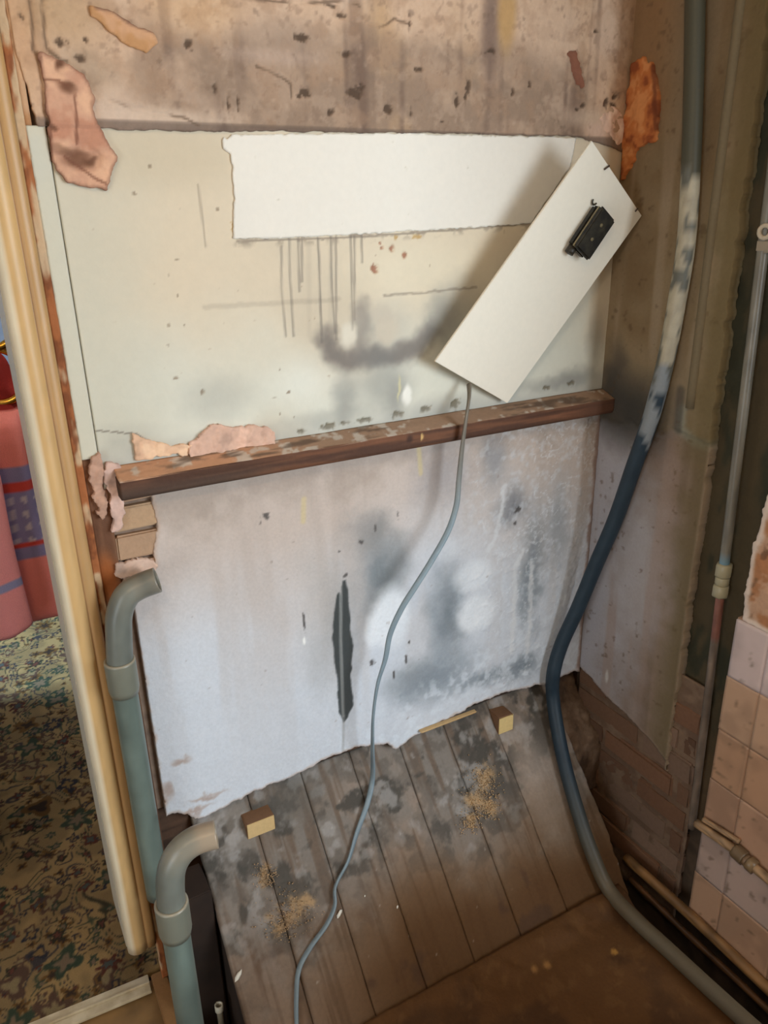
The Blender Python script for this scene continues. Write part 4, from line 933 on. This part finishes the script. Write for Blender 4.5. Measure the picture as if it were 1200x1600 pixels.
# vertical water pipe with compression fitting
yv = P(1130, 890, 0, XW)[1] ; zf = P(1127, 905, 0, XW)[2]
vp = thing('copper_pipe', 'vertical copper water pipe, grey above its brass fitting, in the dark chase', 'pipe', (XW, yv, .3))
xv = XW + .002
def vup(t, a, p):
    if p[2] < zf + .05 : return np.array([110, 150, 170.0])
    return np.array([118, 114, 104.0]) * (.85 + .3 * float(vnoise(np.array(a), np.array(p[2] * 30), 9)))
ylean = lambda z: yv + (z - zf) * .030
tube('upper_pipe', [(xv, ylean(z), z) for z in np.linspace(zf, 2.3, 50)], .0098, M_PVC, vp, vup, seg=16)
M_COPPER = vcol_mat('aged_copper', .4, .2, 80, .5, .15)
zend = P(1092, 1285, 0, XW)[2]
tube('lower_pipe', [(xv, ylean(z), z) for z in np.linspace(zend - .03, zf, 40)], .0085, M_COPPER, vp, lambda t, a, p: (np.array([130, 86, 74.0]) if p[2] > P(1110, 990, 0, XW)[2] else np.array([118, 104, 92.0])) * (.8 + .4 * float(vnoise(np.array(a), np.array(p[2] * 40), 10))), seg=16)
for nm, z0, z1, r in (('fitting_nut', .006, .034, .0165), ('fitting_body', -.012, .006, .0135), ('fitting_nut', -.038, -.012, .0165)):
    tube(nm, [(xv, ylean(zf), zf + z0), (xv, ylean(zf), zf + z0 + .003), (xv, ylean(zf), zf + z1 - .003), (xv, ylean(zf), zf + z1)], r, M_PVC, vp, (168, 160, 132), seg=6 if 'nut' in nm else 20, radii=[r * .88, r, r, r * .88])

# old pipe across the tiles with a coupling
xt2 = XT - .014
h0, h1, h2, h3 = P(1088, 1286, 0, xt2), P(1150, 1330, 0, xt2), P(1178, 1355, 0, xt2), P(1280, 1440, 0, xt2)
hp = thing('tile_pipe', 'grimy painted pipe with a lumpy coupling running across the pink tiles', 'pipe', tuple(h1))
rust = lambda t, a, p: np.array([158, 128, 96.0]) * (.75 + .5 * float(vnoise(np.array(p[1] * 60), np.array(a), 11)))
tube('pipe_run', spline([h0, h1, h2, h3], 10), .0095, M_PVC, hp, rust, seg=16)
h0b, h1b = h0 + np.array([.004, -.012, .018]), h1 + np.array([.006, 0, .022])
tube('upper_run', spline([h0b, (h0b + h1b) / 2, h1b], 8), .0055, M_PVC, hp, rust, seg=12)
dh = (h2 - h1) / np.linalg.norm(h2 - h1)
tube('coupling_nut', [h1 - dh * .004, h1 + dh * .0, h1 + dh * .018, h1 + dh * .021], .0165, M_PVC, hp, lambda t, a, p: np.array([112, 92, 68.0]), seg=6)
tube('coupling_body', [h1 + dh * .021, h1 + dh * .030], .013, M_PVC, hp, (120, 96, 72), seg=16)
tube('coupling_nut', [h1 + dh * .030, h1 + dh * .033, h1 + dh * .046], .0160, M_PVC, hp, (128, 104, 74), seg=6)

# two pipes along the foot of the right wall
for lab, pts_, r, cc in (('brown painted pipe low on the right wall, upper of the two lying along its foot', [(978, 1340), (1085, 1436), (1200, 1545), (1300, 1640)], .0120, (132, 98, 62)),
                         ('thinner dark pipe below the brown one in the trench along the right wall', [(984, 1372), (1060, 1446), (1150, 1530), (1300, 1672)], .0075, (104, 76, 52))):
    pp_ = [P(a, b, 0, XW - .03) for a, b in pts_]
    t = tube('floor_pipe', spline(pp_, 8), r, M_PVC, None, lambda t, a, p, cc=cc: np.array(cc, float) * (.75 + .5 * float(vnoise(np.array(p[1] * 40), np.array(a), 13))), seg=16)
    tag(t, lab, 'pipe')

# small pale clip on the right wall
q = P(1199, 362, 0, XW - .004)
cl = thing('pipe_clip', 'small pale metal pipe clip high on the dark right wall', 'clip', tuple(q))
tube('clip_ring', [q + np.array([-.006,   .011 * cos(t), .010 * sin(t)]) for t in np.linspace(0, 2 * pi, 20)], .004, M_PVC, cl, (196, 184, 164), seg=10, caps=False)
box('clip_base', q + np.array([-.004, -.02, -.034]), q + np.array([.026, .016, -.012]), M_PVC, cl, (150, 138, 120), bevel=.003)
tube('clip_stem', [q + np.array([.0, 0, 0]), q + np.array([.03, 0, 0])], .006, M_PVC, cl, (120, 100, 80), seg=10)

# ---------------------------------------------------------------- towels on brass rings in the hall
M_GOLD = noise_mat('polished_brass', (206, 150, 56), (230, 182, 84), 12, rough=.22, metal=1.0, bump=0)
YT = 1.5 * D
hallpost = slab('wall_hall_side', (-.34, YT - .40, 0), (-.24, 2.1 * D, 2.3), M_HALLW)
def ring(label, cx, cz, y, r):
    t = thing('towel_ring', label, 'towel ring', (cx, y, cz))
    tube('hoop', [(cx + r * cos(a), y + .010 * sin(a), cz + r * sin(a)) for a in np.linspace(0, 2 * pi, 48)], .0075, M_GOLD, t, None, seg=14, caps=False) if False else None
    vs_ = [(cx + r * cos(a), y, cz + r * sin(a)) for a in np.linspace(0, 2 * pi, 49)]
    tube('hoop', vs_, .0085, M_GOLD, t, (220, 170, 70), seg=14, caps=False)
    tube('arm', [(-.24, y, cz + r), (-.23, y, cz + r), (cx - .02, y, cz + r + .004), (cx, y, cz + r)], .007, M_GOLD, t, (220, 170, 70), seg=12)
    tube('rose', [(-.24, y, cz + r), (-.23, y, cz + r)], .022, M_GOLD, t, (220, 170, 70), seg=20)
    return t
r1 = P(-6, 588, 1, YT); rr = .058 * D * .82
ring('gold towel ring holding the patterned pink towel, at the left edge of the doorway', r1[0] + .0, r1[2], YT, rr)
r2 = P(-22, 500, 1, YT - .02)
ring('gold ring above the patterned towel, just entering at the left edge', r2[0], r2[2], YT - .02, rr)
def towel(name, label, cx, y, ztop, zbot, wtop, wbot, depth, colf, seed, back=0.0, flare=0.0):
    nu, nv = 56, 110; vs = []; cs = []
    for j in range(nv):
        t = j / (nv - 1); z = ztop + (zbot - ztop) * t
        hw = (wtop + (wbot - wtop) * (1 - (1 - min(1, t / .35)) ** 2)) / 2
        dd = depth * (.55 + .45 * min(1, t / .3))
        if t > .965: k = 1 - ((t - .965) / .035) ** 2 * .35; hw *= k; dd *= k
        if t < .05: k = math.sqrt(max(0.02, t / .05)); hw *= .6 + .4 * k; dd *= k
        for i in range(nu):
            a = 2 * pi * i / nu
            fold = 1 + .10 * sin(a * 3 + seed + t * 1.5) + .06 * sin(a * 5 + seed * 2 - t * 2)
            x = cx + hw * fold * math.copysign(abs(cos(a)) ** .8, cos(a)) + .006 * sin(t * 5 + seed)
            yy = y + dd * fold * math.copysign(abs(sin(a)) ** .8, sin(a))
            if flare and cos(a) > 0: x += flare * float(sst(.55, .9, t)) * cos(a) ** .5
            yy += back * (1 - sst(.10, .26, t)); yy = float(yy)
            vs.append((x, yy, z + .004 * sin(a * 2 + seed))); cs.append(colf(t, a, (x - cx) / (wbot / 2), x, z))
    fs = [(j * nu + i, j * nu + (i + 1) % nu, (j + 1) * nu + (i + 1) % nu, (j + 1) * nu + i) for j in range(nv - 1) for i in range(nu)]
    fs = [f[::-1] for f in fs]
    fs.append(tuple(range(nu))); fs.append(tuple((nv - 1) * nu + k for k in range(nu))[::-1])
    o = link_mesh(name, vs, fs, M_CLOTH, None, np.array(cs)); return tag(o, label, 'towel')
zt = P(30, 640, 1, YT)[2]
def zband(py): return P(40, py, 1, YT)[2]
def tw1(t, a, s, x, z):
    base = np.array([246, 150, 142.0])
    if cos(a) > .72 and t > .3: base = np.array([232, 112, 84.0])
    if z > zband(632): base = np.array([150, 52, 48.0])
    lil = np.array([150, 146, 190.0])
    if zband(742) < z < zband(718) or zband(862) < z < zband(846): base = lil
    if zband(836) < z < zband(758):
        base = lil; uu = (x * 34) % 1 - .5; vv = (z * 30) % 1 - .5
        if abs(uu) + abs(vv) < .30: base = np.array([214, 208, 220.0])
    if zband(757) < z < zband(743) or zband(846) < z < zband(837): base = np.array([214, 84, 76.0])
    return base
def tw2(t, a, s, x, z):
    base = np.array([250, 166, 168.0])
    z1, z2 = P(10, 905, 1, YT - .1)[2], P(10, 917, 1, YT - .1)[2]
    if z2 < z < z1: base = np.array([160, 160, 200.0])
    return base
c1 = P(14, 780, 1, YT)
towel('towel', 'salmon pink towel with a lilac patterned band, hanging from the gold ring', c1[0], YT - .006, P(20, 545, 1, YT)[2], P(70, 958, 1, YT)[2], .075, .128, .036, tw1, .4, .052, .045)
c2_ = P(-40, 800, 1, YT - .1)
towel('towel', 'plain pink towel with one thin lilac stripe, hanging in front at the left edge', c2_[0], YT - .1, P(-22, 640, 1, YT - .1)[2], P(15, 990, 1, YT - .1)[2], .06, .120, .032, tw2, 2.1)

# ---------------------------------------------------------------- unseen low cupboard, added to keep window light off the floor and lower boards
cb = thing('shade_cupboard', 'unseen low cupboard added to shade the floor and the lower planks', 'cupboard', (.8, .1, 0))
M_CHIP = noise_mat('chipboard_buff', (176, 146, 108), (196, 168, 128), 40, rough=.8)
for nm, c0, c1 in (('side_panel', (.36, -.22, 0), (.378, .33, .47)), ('side_panel', (1.172, -.22, 0), (1.19, .33, .47)), ('back_panel', (.378, .318, .02), (1.172, .33, .47)), ('top_panel', (.34, -.24, .47), (1.20, .34, .50)), ('shelf', (.378, -.21, .24), (1.172, .316, .258)), ('plinth', (.378, -.18, 0), (1.172, -.165, .10))):
    box(nm, c0, c1, M_CHIP, cb, bevel=.001)
# ---------------------------------------------------------------- bits of debris on the boards
rngd = np.random.default_rng(5)
bits = [((530, 1428), .010, 'white paint flake lying on the planks against the grey cable'), ((621, 1417), .006, 'white crumb of plaster on a plank joint right of the grey cable'), ((570, 1400), .004, 'tiny white crumb on the planks between grey cable and larger crumb'), ((372, 1525), .012, 'white splinter on the planks near the lower left edge')]
for (a, b), r, lab in bits:
    q = S(a, b, .003); bm = bmesh.new(); bmesh.ops.create_icosphere(bm, subdivisions=2, radius=r * .5)
    ln = 1.9 if 'flake' in lab or 'splinter' in lab else 1.0
    for v in bm.verts: v.co = Vector((v.co.x * ln + v.co.y * .3, v.co.y * .7, v.co.z * .6)) * float(rngd.uniform(.85, 1.15))
    ang = .6
    vs_ = [q + X3 * (v.co.x * cos(ang) - v.co.y * sin(ang)) - SV * (v.co.x * sin(ang) + v.co.y * cos(ang)) + SN * v.co.z for v in bm.verts]
    bm.verts.index_update(); fs_ = [[v.index for v in f.verts] for f in bm.faces]; bm.free()
    tag(link_mesh('plaster_crumb', vs_, fs_, M_PAINT, None, (228, 224, 212), False), lab, 'debris')
def crumbs(name, spots, n, rmax, col_, label):
    vs_, fs_, cs_ = [], [], []
    for _ in range(n):
        a, b, s = spots[rngd.integers(len(spots))]
        q = S(a + rngd.normal(0, s), b + rngd.normal(0, s), .004); r = rngd.uniform(.3, 1) * rmax; k = len(vs_)
        for dx, dy, dz in ((1, 0, 0), (0, 1, 0), (-1, 0, 0), (0, -1, 0), (0, 0, 1.0), (0, 0, -1)):
            j = rngd.uniform(.6, 1.2, 3); vs_.append(q + np.array([dx * j[0], dy * j[1], dz * j[2]]) * r)
        fs_ += [(k, k + 1, k + 4), (k + 1, k + 2, k + 4), (k + 2, k + 3, k + 4), (k + 3, k, k + 4), (k + 1, k, k + 5), (k + 2, k + 1, k + 5), (k + 3, k + 2, k + 5), (k, k + 3, k + 5)]
        cs_ += [np.array(col_) * rngd.uniform(.75, 1.15)] * 6
    o = link_mesh(name, vs_, np.array(fs_), M_BOARDS, None, np.array(cs_), False); o['kind'] = 'stuff'; return tag(o, label, 'debris')
crumbs('sawdust', [(755, 1215, 12), (748, 1250, 14), (765, 1262, 10), (735, 1285, 8)], 900, .0022, (190, 158, 118), 'scattered yellow sawdust on the upper planks below the bright yellow sawn block')
crumbs('sawdust', [(455, 1425, 20), (440, 1445, 14), (415, 1370, 10)], 700, .0020, (176, 146, 110), 'scattered tan dust on the planks left of the grey cable')
print('tris', sum(len(o.data.polygons) * 2 for o in bpy.data.objects if o.type == 'MESH'))
